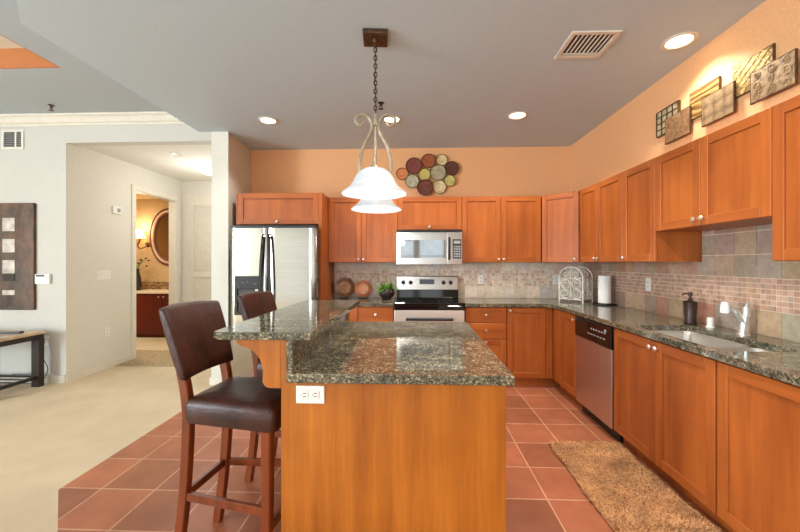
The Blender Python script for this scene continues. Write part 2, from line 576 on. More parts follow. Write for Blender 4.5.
struct(f, 'window_6', 'white_paint')  # unseen glazed opening added for the fill from the left
# white slatted blinds in the windows behind the camera
for n_, (x0, x1, z0, z1) in enumerate([(WIN[0][0], WIN[0][1], 0.8, 2.4), (WIN[1][0], WIN[1][1], 0.8, 2.4), (-6.0, -4.4, 0.0, 2.45), (-4.4, -2.8, 0.0, 2.45)]):
    m = MB()
    z = z0 + 0.08
    while z < z1 - 0.06:
        m.prism([(-4.02, z), (-4.02, z + 0.003), (-3.975, z + 0.033), (-3.975, z + 0.030)], x0 + 0.02, x1 - 0.02, plane='yz')
        z += 0.055
    struct(m, 'window_%d_blind' % (n_ + 1), 'white_paint')

# ceilings
KC = [(-2.39, YL), (-2.39, 2.12), (0.1, -0.37), (XR, -0.37), (XR, YB), (-2.11, YB), (-2.06, YL)]
struct(MB().prism(KC, ZK, 3.3), 'ceiling', 'ceiling')
TX, TY, TZ = -2.985, 2.97, 3.175
c = MB()
c.box(TX, -2.39, 2.12, YL, ZL, 3.3).box(-8, TX, TY, YL, ZL, 3.3).prism([(TX, 2.12), (TX, -4), (XR, -4), (XR, -0.37), (0.1, -0.37), (-2.39, 2.12)], ZL, 3.3)
c.box(-8, -7.2, -4, TY, ZL, 3.3).box(-7.2, TX, -4, -2.6, ZL, 3.3)
struct(c, 'ceiling_living', 'living_ceiling')
struct(MB().box(-7.2, TX, -2.6, TY, TZ, 3.3), 'ceiling_tray', 'white_paint')
struct(MB().box(-7.2, TX, TY - 0.012, TY, ZL + 0.002, TZ).box(-7.2, -7.188, -2.6, TY - 0.012, ZL + 0.002, TZ).box(-7.188, TX, -2.6, -2.588, ZL + 0.002, TZ).box(TX - 0.012, TX, -2.588, TY - 0.012, ZL + 0.002, TZ), 'trim_tray', 'tray_orange')
struct(MB().box(XH, -2.25, YL + 0.12, YE, ZH, 3.2), 'ceiling_hall', 'hall_wall')
struct(MB().box(-6.6, XH - 0.12, YL + 0.12, 7.0, 2.62, 3.0), 'ceiling_bath', 'bath_wall')
# crown moulding over the living room wall, baseboards, casings
crown = [(YL, ZL - 0.10), (YL, ZL), (YL - 0.10, ZL), (YL - 0.10, ZL - 0.018), (YL - 0.075, ZL - 0.03), (YL - 0.04, ZL - 0.075), (YL - 0.015, ZL - 0.085), (YL - 0.015, ZL - 0.10)]
struct(MB().prism(crown, -8, -2.39, plane='yz'), 'trim_1', 'white_paint')
struct(MB().box(-8, XH, YL - 0.015, YL, 0, 0.085).box(XH, XH + 0.015, YL, DY0 - 0.07, 0, 0.085), 'baseboard_left', 'white_paint')
struct(MB().box(-2.265, -2.25, YL, YE, 0, 0.085).box(-2.265, -2.06, YL - 0.015, YL, 0, 0.085), 'baseboard_column', 'white_paint')
cs = MB()
cs.box(XH, XH + 0.018, DY0 - 0.07, DY0, 0, DZ + 0.07).box(XH, XH + 0.018, DY1, DY1 + 0.07, 0, DZ + 0.07).box(XH, XH + 0.018, DY0, DY1, DZ, DZ + 0.07)
cs.box(XH - 0.12, XH, DY0, DY0 + 0.012, 0, DZ).box(XH - 0.12, XH, DY1 - 0.012, DY1, 0, DZ).box(XH - 0.12, XH, DY0 + 0.012, DY1 - 0.012, DZ - 0.012, DZ)
struct(cs, 'trim_2', 'white_paint')
# louvred closet door at the end of the hall
LX0, LX1, LZ = -3.80, -3.11, 2.43
d = MB()
d.box(LX0, LX0 + 0.09, YE - 0.03, YE, 0.01, LZ).box(LX1 - 0.09, LX1, YE - 0.03, YE, 0.01, LZ)
for z0, z1 in ((0.01, 0.2), (1.12, 1.22), (LZ - 0.11, LZ)):
    d.box(LX0 + 0.09, LX1 - 0.09, YE - 0.03, YE, z0, z1)
z = 0.215
while z < LZ - 0.13:
    if not 1.10 < z < 1.22:
        d.prism([(YE - 0.020, z), (YE - 0.016, z), (YE - 0.006, z + 0.033), (YE - 0.010, z + 0.033)], LX0 + 0.09, LX1 - 0.09, plane='yz')
    z += 0.034
d.box(LX0 + 0.09, LX1 - 0.09, YE - 0.005, YE - 0.001, 0.2, LZ - 0.11)
struct(d, 'door_1', 'white_paint')
struct(MB().box(LX0 - 0.08, LX0, YE - 0.022, YE, 0, LZ + 0.08).box(LX1, LX1 + 0.08, YE - 0.022, YE, 0, LZ + 0.08).box(LX0, LX1, YE - 0.022, YE, LZ, LZ + 0.08), 'trim_3', 'white_paint')

# tiled backsplash: slate squares with a mosaic band
SL = [(189, 159, 137), (178, 156, 139), (197, 157, 129), (176, 154, 135), (193, 146, 118), (172, 156, 139), (199, 167, 139), (182, 157, 131), (180, 148, 129)]
MO = [(198, 160, 138), (188, 150, 128), (206, 168, 146), (184, 154, 136), (202, 164, 142), (194, 160, 136), (210, 176, 152)]
BK_GLARE = [(240, 220, 200), (234, 212, 190), (244, 226, 206), (228, 214, 200), (240, 216, 194), (228, 214, 202)]  # paler set for the back wall, its glare put into the tile colours
def jit(c, a=10):
    k = random.uniform(-a, a)
    return lin(tuple(min(255, max(0, v + k + random.uniform(-4, 4))) for v in c))
def tiles(m, to, a0, a1, rows, ts, ch, off=0.0):
    g = 0.0045 if ts > 0.1 else 0.005
    gh = g if ts > 0.1 else 0.0065
    for z0, z1 in rows:
        a = a0 - off
        while a < a1 - 1e-6:
            x0, x1 = max(a, a0) + gh / 2, min(a + ts, a1) - gh / 2
            if x1 - x0 > 0.008:
                to(x0, x1, z0 + g / 2, z1 - g / 2, jit(random.choice(ch)))
            a += ts
MROW = [(1.066 + 0.0323 * i, 1.066 + 0.0323 * (i + 1)) for i in range(6)]
b = MB()
b.box(XR - 0.006, XR, 0.5, YB - 0.006, 0.914, 1.62, mat=1)
def tr(a, c_, z0, z1, t): b.box(XR - 0.010, XR - 0.004, a, c_, z0, z1, 0, 0.0, 1, t)
tiles(b, tr, 0.5, YB - 0.01, [(0.914, 1.066)], 0.1555, SL, 0.03)
tiles(b, tr, 0.5, YB - 0.01, [(1.26, 1.407), (1.407, 1.553), (1.553, 1.62)], 0.1555, SL, 0.03)
tiles(b, tr, 0.5, YB - 0.01, MROW, 0.0323, MO)
struct(b, 'wall_backsplash_right', ['slate', 'grout'])
b = MB()
b.box(-1.02, XR - 0.01, YB - 0.006, YB, 0.80, 1.40, mat=1)
def tb(a, c_, z0, z1, t): b.box(a, c_, YB - 0.010, YB - 0.004, z0, z1, 0, 0.0, 1, t)
tiles(b, tb, -1.02, XR - 0.012, [(0.914, 1.066), (1.26, 1.40)], 0.1555, BK_GLARE, 0.05)
tiles(b, tb, -1.02, XR - 0.012, MROW, 0.0323, BK_GLARE + [(212, 180, 158), (200, 172, 152), (220, 190, 166)])
struct(b, 'wall_backsplash_back', ['slate', 'grout'])

# ------------------------------------------------------------------ cabinets
def knob_mb(x, z, y=0.0):
    return MB().lathe([(0.006, 0.0), (0.006, 0.012), (0.0135, 0.016), (0.0158, 0.022), (0.013, 0.027), (0.004, 0.030)], (x, y, z), 16, axis='y')

def front(root, kind, x0, x1, z0, z1, knob=None, flat=False, rail=0.058):
    g = 0.0015
    x0, x1, z0, z1 = x0 + g, x1 - g, z0 + g, z1 - g
    m = MB()
    if flat:
        m.box(x0, x1, 0, 0.019, z0, z1, 1, 0.002)
        d = m.build(kind, ['wood', 'wood_h'], root)
    else:
        m.box(x0, x0 + rail, 0, 0.019, z0, z1, 0, 0.0025).box(x1 - rail, x1, 0, 0.019, z0, z1, 0, 0.0025)
        m.box(x0 + rail, x1 - rail, 0, 0.019, z0, z0 + rail, 1, 0.0025).box(x0 + rail, x1 - rail, 0, 0.019, z1 - rail, z1, 1, 0.0025)
        d = m.build(kind, ['wood', 'wood_h'], root)
        MB().box(x0 + rail - 0.004, x1 - rail + 0.004, 0.011, 0.018, z0 + rail - 0.004, z1 - rail + 0.004).build('panel', 'wood', d)
    if knob:
        knob_mb(*knob).build('knob', 'knob', d)
    return d

def cabinet(name, label, loc, rz, W, D, H, fronts, toe=False, group=None, poly=None, cat='cabinet', hollow=False):
    root = thing(name, label, cat, loc, rz, group)
    m = MB()
    zb = 0.1 if toe else 0.0
    if poly:
        m.prism(poly, zb, H)
    elif hollow:
        m.box(0, 0.018, 0.0205, D, zb, H).box(W - 0.018, W, 0.0205, D, zb, H).box(0.018, W - 0.018, 0.0205, D, zb, zb + 0.018).box(0.018, W - 0.018, D - 0.012, D, zb + 0.018, H).box(0.018, W - 0.018, 0.0205, 0.038, zb + 0.018, H)
    else:
        m.box(0, W, 0.0205, D, zb, H)
    if toe:
        m.box(0, W, 0.075, D, 0, zb)
    m.build('body', 'wood', root)
    for f in fronts:
        front(root, *f[0], **f[1])
    return root
def dr(x0, x1, z0, z1, k=None, kind='door', **kw):
    return ((kind, x0, x1, z0, z1, k), kw)

ZU0, ZU1 = 1.362, 2.134
UH = ZU1 - ZU0
LOW, UPP = 'base cabinets', 'wall cabinets'
RZ = -math.pi / 2
CT = 0.876
# upper, back wall
c0 = cabinet('refrigerator_cabinet', 'wide wooden cabinet with tall side panel enclosing the steel refrigerator', (-2.0, 4.0, 1.786), 0, 0.94, 0.6, ZU1 - 1.786, [dr(0.03, 0.94, 0, ZU1 - 1.786, (0.48, 0.03))], group=UPP)
MB().box(0.94, 0.978, 0.0, 0.62, -1.786, ZU1 - 1.786).build('side_panel', 'wood', c0)
cabinet('wall_cabinet', 'two-door wooden wall cabinet above the two display plates and potted plant', (-1.02, 4.29, ZU0), 0, 0.828, 0.32, UH, [dr(0, 0.395, 0, UH, (0.365, 0.035)), dr(0.395, 0.828, 0, UH, (0.425, 0.035))], group=UPP)
cabinet('wall_cabinet', 'short wooden wall cabinet directly above the microwave', (-0.19, 4.29, 1.745), 0, 0.751, 0.32, ZU1 - 1.745, [dr(0, 0.751, 0, ZU1 - 1.745, (0.375, 0.035))], group=UPP)
cabinet('wall_cabinet', 'two-door wooden wall cabinet right of the microwave on the back wall', (0.563, 4.29, ZU0), 0, 0.914, 0.32, UH, [dr(0, 0.453, 0, UH, (0.425, 0.035)), dr(0.453, 0.914, 0, UH, (0.483, 0.035))], group=UPP)
# diagonal corner
dl = math.hypot(1.779 - 1.480, 4.29 - 3.99)
cr = cabinet('corner_wall_cabinet', 'single-door angled wooden wall cabinet across the corner above the scroll rack', (1.480, 4.288, ZU0), R(-45), dl, 0.3, UH, [dr(0.005, dl - 0.005, 0, UH, (dl - 0.045, 0.035))], poly=[(0, 0.0205), (dl, 0.0205), (dl + 0.19, 0.212), (dl / 2, 0.64), (-0.19, 0.212)], group=UPP)
# upper, right wall (local x runs towards the camera)
cabinet('wall_cabinet', 'two-door wooden wall cabinet above the paper towel roll', (1.779, 3.985, ZU0), RZ, 0.803, 0.335, UH, [dr(0, 0.375, 0, UH, (0.345, 0.035)), dr(0.375, 0.803, 0, UH, (0.405, 0.035))], group=UPP)
cabinet('wall_cabinet', 'single-door wooden wall cabinet whose bare side shows left of the sink tiles', (1.779, 3.18, ZU0), RZ, 0.423, 0.335, UH, [dr(0, 0.423, 0, UH, (0.032, 0.035))], group=UPP)
cabinet('wall_cabinet', 'short two-door wooden wall cabinet above the sink', (1.779, 2.755, 1.585), RZ, 0.873, 0.335, ZU1 - 1.585, [dr(0, 0.42, 0, ZU1 - 1.585, (0.388, 0.045)), dr(0.42, 0.873, 0, ZU1 - 1.585, (0.452, 0.045))], group=UPP)
cabinet('wall_cabinet', 'tall wooden wall cabinet at the right frame edge, nearest the camera', (1.779, 1.88, ZU0), RZ, 0.50, 0.335, UH, [dr(0, 0.50, 0, UH, (0.46, 0.035))], group=UPP)

# lower, back wall
cabinet('base_cabinet', 'wooden base cabinet left of the range with a drawer below the plant', (-1.02, 3.99, 0), 0, 0.80, 0.625, CT, [
    dr(0.01, 0.40, 0.705, 0.868, (0.205, 0.786), 'drawer', flat=True), dr(0.405, 0.795, 0.705, 0.868, (0.60, 0.786), 'drawer', flat=True),
    dr(0.01, 0.40, 0.105, 0.698, (0.37, 0.65)), dr(0.405, 0.795, 0.105, 0.698, (0.435, 0.65))], True, LOW)
cabinet('base_cabinet', 'three-drawer wooden base cabinet right of the range', (0.556, 3.99, 0), 0, 0.452, 0.625, CT, [
    dr(0.006, 0.446, 0.705, 0.868, (0.226, 0.786), 'drawer', flat=True), dr(0.006, 0.446, 0.53, 0.70, (0.226, 0.622), 'drawer', flat=True),
    dr(0.006, 0.446, 0.105, 0.525, (0.226, 0.494), 'drawer')], True, LOW)
k = cabinet('base_cabinet', 'single-door wooden base cabinet filling the back corner under the counter', (1.009, 3.99, 0), 0, 1.1, 0.625, CT, [
    dr(0.004, 0.415, 0.105, 0.868, (0.035, 0.835))], True, LOW)
MB().box(0.417, 0.484, 0.002, 0.019, 0.105, 0.868).build('filler_strip', 'wood', k)
# lower, right wall
k = cabinet('base_cabinet', 'narrow single-door wooden base cabinet between the corner and the dishwasher', (1.493, 3.985, 0), RZ, 0.572, 0.62, CT, [
    dr(0.194, 0.568, 0.105, 0.868, (0.54, 0.825))], True, LOW)
MB().box(0.022, 0.192, 0.002, 0.019, 0.105, 0.868).build('filler_strip', 'wood', k)
cabinet('sink_base_cabinet', 'two-door wooden base cabinet under the sink beside the dishwasher', (1.493, 2.785, 0), RZ, 0.925, 0.62, CT - 0.002, [
    dr(0.004, 0.470, 0.105, 0.868, (0.442, 0.825)), dr(0.470, 0.921, 0.105, 0.868, (0.498, 0.825))], True, LOW, hollow=True)
cabinet('base_cabinet', 'wide single-door wooden base cabinet at the right frame edge, nearest the camera', (1.493, 1.858, 0), RZ, 0.66, 0.62, CT, [
    dr(0.004, 0.656, 0.105, 0.868, (0.62, 0.825))], True, LOW)

# ------------------------------------------------------------------ worktops
def ct(name, label, outer, holes=()):
    o = MB().slab(outer, list(holes), CT, 0.914).build(name, 'granite')
    tag(o, label, 'countertop', 'granite worktops')
    bv = o.modifiers.new('edge', 'BEVEL'); bv.width = 0.004; bv.segments = 2; bv.limit_method = 'ANGLE'; bv.angle_limit = R(60)
    return o
ct('countertop', 'short granite worktop under the plates and plant left of the range', [(-1.02, 3.968), (-0.222, 3.968), (-0.222, 4.612), (-1.02, 4.612)])
SINK = rrect(1.545, 1.93, 1.87, 2.64, 0.07)
ct('countertop', 'long L-shaped granite worktop with the sink cut into it along the right wall',
   [(0.552, 3.968), (1.38, 3.968), (1.43, 3.957), (1.464, 3.925), (1.477, 3.875), (1.477, 1.2), (2.117, 1.2), (2.117, 4.612), (0.552, 4.612)], [SINK])

# sink
sk = thing('sink', 'stainless steel double-bowl sink set in the granite below the short cabinet', 'sink', (1.74, 2.255, 0.66))
def bowl(y0, y1, dep):
    m = MB()
    rg = []
    for ins, z in ((-0.012, 0.215), (0.0, 0.215), (0.006, 0.19), (0.014, 0.215 - dep + 0.03), (0.04, 0.215 - dep)):
        rg.append([(x - 1.74, y - 2.255, z) for x, y in rrect(1.55 + ins, 1.925 - ins, y0 + ins, y1 - ins, 0.055)])
    m.rings(rg, 0, True, False)
    vs = m.bm.verts[:]
    m.bm.verts.ensure_lookup_table()
    n = len(rg[0])
    m.bm.faces.new(m.bm.verts[-n:])
    o = m.build('bowl', 'sink_steel', sk)
    so = o.modifiers.new('wall', 'SOLIDIFY'); so.thickness = 0.002; so.offset = 1
    MB().lathe([(0.038, 0), (0.04, 0.004), (0.028, 0.005), (0.024, 0.001)], (0, (y0 + y1) / 2 - 2.255, 0.217 - dep), 20).build('drain', 'chrome', o)
    return o
bowl(2.145, 2.632, 0.19)
bowl(1.878, 2.12, 0.16)

# faucet
fc = thing('faucet', 'chrome and white pull-out kitchen faucet leaning over the sink', 'faucet', (2.01, 2.30, 0.914))
MB().lathe([(0.034, 0), (0.034, 0.006), (0.027, 0.014), (0.025, 0.06), (0.024, 0.075), (0.010, 0.08)], (0, 0, 0), 20).build('base', 'satin', fc)
MB().tube(smooth_path([(0.0, 0, 0.05), (-0.015, 0.005, 0.10), (-0.045, 0.012, 0.148), (-0.078, 0.02, 0.178)], 5), [0.019] * 10 + [0.015] * 6, 12).build('spout', 'satin', fc)
MB().lathe([(0.016, 0.02), (0.022, 0.0), (0.024, -0.02), (0.024, -0.045), (0.018, -0.05)], (-0.088, 0.024, 0.178), 18).build('spray_head', 'white_plastic', fc)
h = MB().lathe([(0.021, 0), (0.022, 0.04), (0.018, 0.06), (0.008, 0.066)], (0.008, -0.01, 0.115), 18)
h.cyl((0.008, -0.01, 0.16), (0.01, -0.02, 0.20), 0.012, 12)
h.cyl((0.008, -0.005, 0.06), (0.008, -0.01, 0.12), 0.016, 12)
h.build('lever', 'satin', fc)
ag = MB().lathe([(0.026, 0), (0.026, 0.006), (0.019, 0.01), (0.019, 0.06), (0.015, 0.068), (0.004, 0.07)], (0, 0, 0), 20).build('air_gap', 'white_plastic', None, (2.02, 2.56, 0.914))
tag(ag, 'small white cylindrical air gap cap between soap bottle and faucet', 'air gap')
sp = thing('soap_dispenser', 'dark bronze soap pump bottle on the granite behind the sink', 'soap dispenser', (1.99, 2.70, 0.914))
MB().lathe([(0.036, 0), (0.038, 0.004), (0.038, 0.02), (0.035, 0.026), (0.043, 0.15), (0.044, 0.158), (0.038, 0.164), (0.016, 0.168)], (0, 0, 0), 24).build('bottle', 'soap', sp)
m = MB().lathe([(0.015, 0.165), (0.017, 0.18), (0.010, 0.185), (0.008, 0.2), (0.013, 0.204), (0.015, 0.22), (0.008, 0.232)], (0, 0, 0), 18)
m.tube([(0, 0, 0.218), (-0.03, 0.012, 0.218), (-0.045, 0.018, 0.205)], 0.006, 8)
m.build('pump', 'soap', sp)

# paper towel on its holder
th = thing('paper_towel_holder', 'black wire paper towel holder standing on the right granite worktop', 'paper towel holder', (2.0, 3.90, 0.914))
m = MB()
m.tube([(0.11 * math.cos(a), 0.11 * math.sin(a), 0.006) for a in [2 * math.pi * i / 28 for i in range(28)]], 0.006, 8, closed=True)
m.tube([(0.06 * math.cos(a), 0.06 * math.sin(a), 0.012) for a in [2 * math.pi * i / 24 for i in range(24)]], 0.005, 8, closed=True)
for i in range(4):
    a = math.pi / 2 * i + 0.4
    m.tube([(0.0, 0.0, 0.014), (0.11 * math.cos(a), 0.11 * math.sin(a), 0.006)], 0.004, 6)
m.build('base', 'black', th)
MB().cyl((0, 0, 0.01), (0, 0, 0.315), 0.006, 10).build('rod', 'black', th)
pr = MB().lathe([(0.018, 0), (0.060, 0), (0.061, 0.003), (0.061, 0.282), (0.060, 0.285), (0.018, 0.285)], (0, 0, 0), 32, cap=False).build('paper_towel_roll', 'paper', None, (2.0, 3.90, 0.935))
tag(pr, 'white roll of paper towel upright on the black holder', 'paper towel')

# scroll-work wire rack in the corner
rk = thing('wire_rack', 'whitewashed wrought iron scroll rack with arched front in the counter corner', 'wire rack', (1.675, 4.262, 0.914), R(-48))
RW, RD, RS, RT = 0.265, 0.24, 0.27, 0.395
def arch(y):
    pts = [(0, y, 0.0), (0, y, RS)]
    for i in range(1, 12):
        a = math.pi - math.pi * i / 12
        pts.append((RW / 2 + RW / 2 * math.cos(a), y, RS + (RT - RS) * math.sin(a)))
    return pts + [(RW, y, RS), (RW, y, 0.0)]
def spiral(cx, cz, r, y, ph, turns=1.6, n=22, flip=1):
    return [(cx + (r * (1 - 0.78 * i / n)) * math.cos(ph + flip * turns * 2 * math.pi * i / n), y, cz + (r * (1 - 0.78 * i / n)) * math.sin(ph + flip * turns * 2 * math.pi * i / n)) for i in range(n + 1)]
def scrollwork(m, w, y, z0, z1, rows):
    r = w / 4 - 0.006
    for i in range(rows):
        zc = z0 + (z1 - z0) * (i + 0.5) / rows
        rr = min(r, (z1 - z0) / rows / 2 - 0.003)
        for j in (0, 1):
            cx = w / 4 + j * w / 2
            m.tube(spiral(cx, zc, rr, y, R(200 if j else -20), flip=1 if (i + j) % 2 else -1), 0.0042, 6)
            m.tube([(cx + rr * math.cos(a), y, zc + rr * math.sin(a)) for a in [2 * math.pi * q / 18 for q in range(18)]], 0.0036, 6, closed=True)
def panel_y(nm, y):
    m = MB()
    m.tube(arch(y), 0.0075, 8)
    m.tube([(0, y, 0.03), (RW, y, 0.03)], 0.006, 8).tube([(0, y, RS - 0.005), (RW, y, RS - 0.005)], 0.005, 8).tube([(RW / 2, y, 0.03), (RW / 2, y, RT)], 0.0045, 8)
    scrollwork(m, RW, y, 0.035, RS - 0.01, 2)
    for s_ in (-1, 1):
        m.tube(spiral(RW / 2 + s_ * 0.055, RS + 0.045, 0.042, y, R(90), flip=s_), 0.004, 6)
    m.build(nm, 'wire_white', rk)
panel_y('front_panel', 0.0)
panel_y('back_panel', RD)
for x in (0, RW):
    m = MB()
    for z in (0.03, RS - 0.005):
        m.tube([(x, 0, z), (x, RD, z)], 0.005, 8)
    q = MB(); scrollwork(q, RD, 0, 0.035, RS - 0.01, 2)
    q.tube([(RD / 2, 0, 0.03), (RD / 2, 0, RS)], 0.0045, 8)
    q.move(Matrix.Translation((x, 0, 0)) @ Matrix.Rotation(R(90), 4, 'Z'))
    me = bpy.data.meshes.new('tmp'); q.bm.to_mesh(me); q.bm.free(); m.bm.from_mesh(me); bpy.data.meshes.remove(me)
    m.build('side_panel', 'wire_white', rk)
m = MB()
for i in range(3):
    x = RW * (i + 1) / 4
    m.tube([(x, 0.004, 0.03), (x, RD - 0.004, 0.03)], 0.004, 6)
m.build('bottom_shelf', 'wire_white', rk)

# ------------------------------------------------------------------ appliances
# refrigerator
FX0, FX1, FY = -1.962, -1.032, 3.80
fr = thing('refrigerator', 'stainless steel side-by-side refrigerator with black handles and dispenser', 'refrigerator', (FX0, FY, 0))
FW = FX1 - FX0
MB().box(0.006, FW - 0.012, 0.085, 0.78, 0.02, 1.735, 0, 0.004).box(0.03, FW - 0.04, 0.10, 0.75, 0.0, 0.02).build('body', 'charcoal', fr)
def fdoor(nm, x0, x1):
    n = 12
    pts = [(x1, 0.08), (x0, 0.08)]
    for i in range(n + 1):
        x = x0 + (x1 - x0) * i / n
        u = (x / FW - 0.5) * 2
        edge = min(1.0, min(x - x0, x1 - x) / 0.018)
        pts.append((x, 0.006 * u * u + 0.014 * (1 - math.sqrt(max(0, 1 - (1 - edge) ** 2)))))
    m = MB().prism(pts, 0.10, 1.725)
    for f_ in m.bm.faces: f_.smooth = True
    return m.build(nm, 'fridge_steel', fr)
fz = fdoor('freezer_door', 0.0, 0.402)
fd = fdoor('fresh_food_door', 0.409, FW - 0.002)
m = MB()
n = 14
pts = [(FW, 0.10), (0, 0.10)] + [(FW * i / n, 0.006 * ((i / n - 0.5) * 2) ** 2 - 0.004) for i in range(n + 1)]
m.prism(pts, 1.727, 1.752)
m.build('top_trim', 'black', fr)
MB().box(0.02, FW - 0.02, 0.05, 0.085, 0.012, 0.095).build('kick_grille', 'black', fr)
for d_, x in ((fz, 0.373), (fd, 0.438)):
    p = smooth_path([(x, 0.008, 1.655), (x, -0.03, 1.60), (x + (0.012 if d_ is fd else -0.012), -0.055, 1.30), (x + (0.02 if d_ is fd else -0.02), -0.055, 1.0), (x + (0.016 if d_ is fd else -0.016), -0.03, 0.70), (x + 0.0, 0.008, 0.64)], 5)
    MB().beam(p, 0.032, 0.022, (1, 0, 0), bev=0.25).build('handle', 'black_gloss', d_)
m = MB()
DX0, DX1, DZ0, DZ1 = 0.055, 0.345, 0.80, 1.215
m.box(DX0, DX1, -0.014, 0.04, DZ1 - 0.14, DZ1, 0, 0.006, 2)
m.box(DX0, DX0 + 0.03, -0.012, 0.04, DZ0, DZ1 - 0.14).box(DX1 - 0.03, DX1, -0.012, 0.04, DZ0, DZ1 - 0.14).box(DX0 + 0.03, DX1 - 0.03, -0.012, 0.04, DZ0, DZ0 + 0.03)
m.box(DX0 + 0.03, DX1 - 0.03, 0.001, 0.05, DZ0 + 0.03, DZ1 - 0.14, 1)
disp = m.build('dispenser', ['black_gloss', 'black'], fz)
for i in range(5):
    m = MB()
    m.lathe([(0.013, 0), (0.013, 0.002), (0.010, 0.003)], (DX0 + 0.05 + 0.046 * i, -0.014, DZ1 - 0.06 - 0.012 * abs(i - 2)), 14, axis='y')
    m.build('dispenser_button', 'charcoal', fz)
fz.location = (0, 0, 0)

# microwave
mw = thing('microwave', 'stainless over-the-range microwave with mirrored window', 'microwave', (-0.20, 4.20, 1.335))
MB().box(0.004, 0.752, 0.03, 0.41, 0, 0.40).build('body', 'charcoal', mw)
MB().box(0, 0.756, 0.0, 0.03, 0.375, 0.402, 0, 0.003).build('vent_strip', 'black', mw)
md = MB().box(0, 0.58, 0.0, 0.03, 0.0, 0.374, 0, 0.004, 2).box(0.58, 0.756, 0.0, 0.03, 0.0, 0.374, 0, 0.004, 2).build('door', 'steel', mw)
MB().box(0.045, 0.562, -0.003, 0.002, 0.075, 0.285, 0, 0.001).build('window', 'mw_glass', md)
MB().beam(smooth_path([(0.606, 0.0, 0.06), (0.606, -0.03, 0.10), (0.606, -0.032, 0.19), (0.606, -0.03, 0.27), (0.606, 0.0, 0.31)], 4), 0.024, 0.016, (1, 0, 0), bev=0.25).build('handle', 'black', md)
kp = MB().box(0.645, 0.742, -0.003, 0.002, 0.07, 0.29, 0, 0.001).build('keypad', 'black', mw)
m = MB()
for i in range(3):
    for j in range(5):
        m.box(0.655 + 0.028 * i, 0.677 + 0.028 * i, -0.005, -0.002, 0.085 + 0.028 * j, 0.104 + 0.028 * j)
m.box(0.655, 0.733, -0.005, -0.002, 0.24, 0.275)
m.build('key', 'grey_plastic', kp)

# range
rg = thing('range', 'stainless electric range with black glass cooktop and knobbed backguard', 'range', (-0.217, 3.93, 0))
RW_ = 0.764
MB().box(0.002, RW_ - 0.002, 0.04, 0.66, 0.02, 0.905).box(0.03, RW_ - 0.03, 0.08, 0.60, 0, 0.02).build('body', 'black', rg)
ck = MB().box(-0.004, RW_ + 0.004, -0.012, 0.60, 0.895, 0.925, 0, 0.010, 3).build('cooktop', 'black_gloss', rg)
for x, y, r in ((0.19, 0.17, 0.10), (0.57, 0.17, 0.085), (0.19, 0.43, 0.075), (0.57, 0.43, 0.10)):
    MB().lathe([(r - 0.003, 0.925), (r - 0.003, 0.9256), (r, 0.9256), (r, 0.925)], (x, y, 0), 32, cap=False).build('burner_ring', 'charcoal', ck)
MB().box(0, RW_, -0.006, 0.04, 0.845, 0.894, 0, 0.006, 2).build('front_trim', 'black_gloss', rg)
od = MB().box(0.004, RW_ - 0.004, -0.004, 0.04, 0.20, 0.842, 0, 0.005, 2).build('oven_door', 'oven_steel', rg)
MB().box(0.14, RW_ - 0.14, -0.006, -0.002, 0.36, 0.66, 0, 0.001).build('window', 'black_gloss', od)
m = MB()
m.tube([(0.13, -0.05, 0.752), (RW_ - 0.13, -0.05, 0.752)], 0.015, 12)
for x in (0.15, RW_ - 0.15): m.cyl((x, -0.004, 0.752), (x, -0.05, 0.752), 0.010, 10)
m.build('handle', 'black', od)
MB().box(0.004, RW_ - 0.004, -0.004, 0.04, 0.03, 0.195, 0, 0.005, 2).build('storage_drawer', 'steel', rg)
bg = MB().prism([(0.60, 0.905), (0.668, 0.905), (0.668, 1.19), (0.64, 1.195), (0.615, 1.02), (0.60, 1.015)], 0.0, RW_, 1, 'yz')
bg = MB().prism([(0.598, 0.90), (0.675, 0.90), (0.675, 1.02), (0.605, 1.02)], 0.0, RW_, plane='yz').build('backguard_base', 'black_gloss', rg)
pn = MB().prism([(0.605, 1.021), (0.675, 1.021), (0.675, 1.192), (0.632, 1.192), (0.622, 1.185)], 0.0, RW_, plane='yz', bevel=0.003).build('control_panel', 'steel', rg)
# control face leans back a little
def on_face(z): return 0.605 + (z - 1.021) * (0.017 / 0.164)
for x in (0.085, 0.176, 0.585, 0.672):
    MB().lathe([(0.026, 0), (0.026, 0.004), (0.020, 0.006), (0.018, 0.024), (0.012, 0.026)], (x, on_face(1.11) + 0.001, 1.11), 20, axis='y').build('knob', 'black', pn)
MB().box(0.285, 0.47, on_face(1.11) - 0.002, on_face(1.11) + 0.012, 1.075, 1.15).build('display', 'display', pn)

# dishwasher
dw = thing('dishwasher', 'stainless dishwasher with black control strip under the right worktop', 'dishwasher', (1.487, 3.405, 0), RZ)
DWW = 0.612
MB().box(0.004, DWW - 0.004, 0.045, 0.60, 0.09, 0.872).box(0.004, DWW - 0.004, 0.06, 0.60, 0, 0.09).build('body', 'black', dw)
MB().box(0.003, DWW - 0.003, 0.0, 0.044, 0.10, 0.695, 0, 0.004, 2).build('door', 'dw_steel', dw)
cp = MB().box(0.003, DWW - 0.003, -0.008, 0.044, 0.700, 0.868, 0, 0.006, 2).build('control_panel', 'black_gloss', dw)
m = MB()
for i in range(6):
    m.box(0.30 + 0.042 * i, 0.325 + 0.042 * i, -0.010, -0.007, 0.80, 0.812)
    m.box(0.25 + 0.05 * i, 0.28 + 0.05 * i, -0.010, -0.007, 0.755, 0.765)
m.lathe([(0.014, 0), (0.014, 0.006), (0.011, 0.007)], (0.535, -0.008, 0.825), 16, axis='y')
m.build('button', 'grey_plastic', cp)
MB().box(0.02, 0.20, -0.0095, -0.004, 0.83, 0.858).build('latch_recess', 'black', cp)

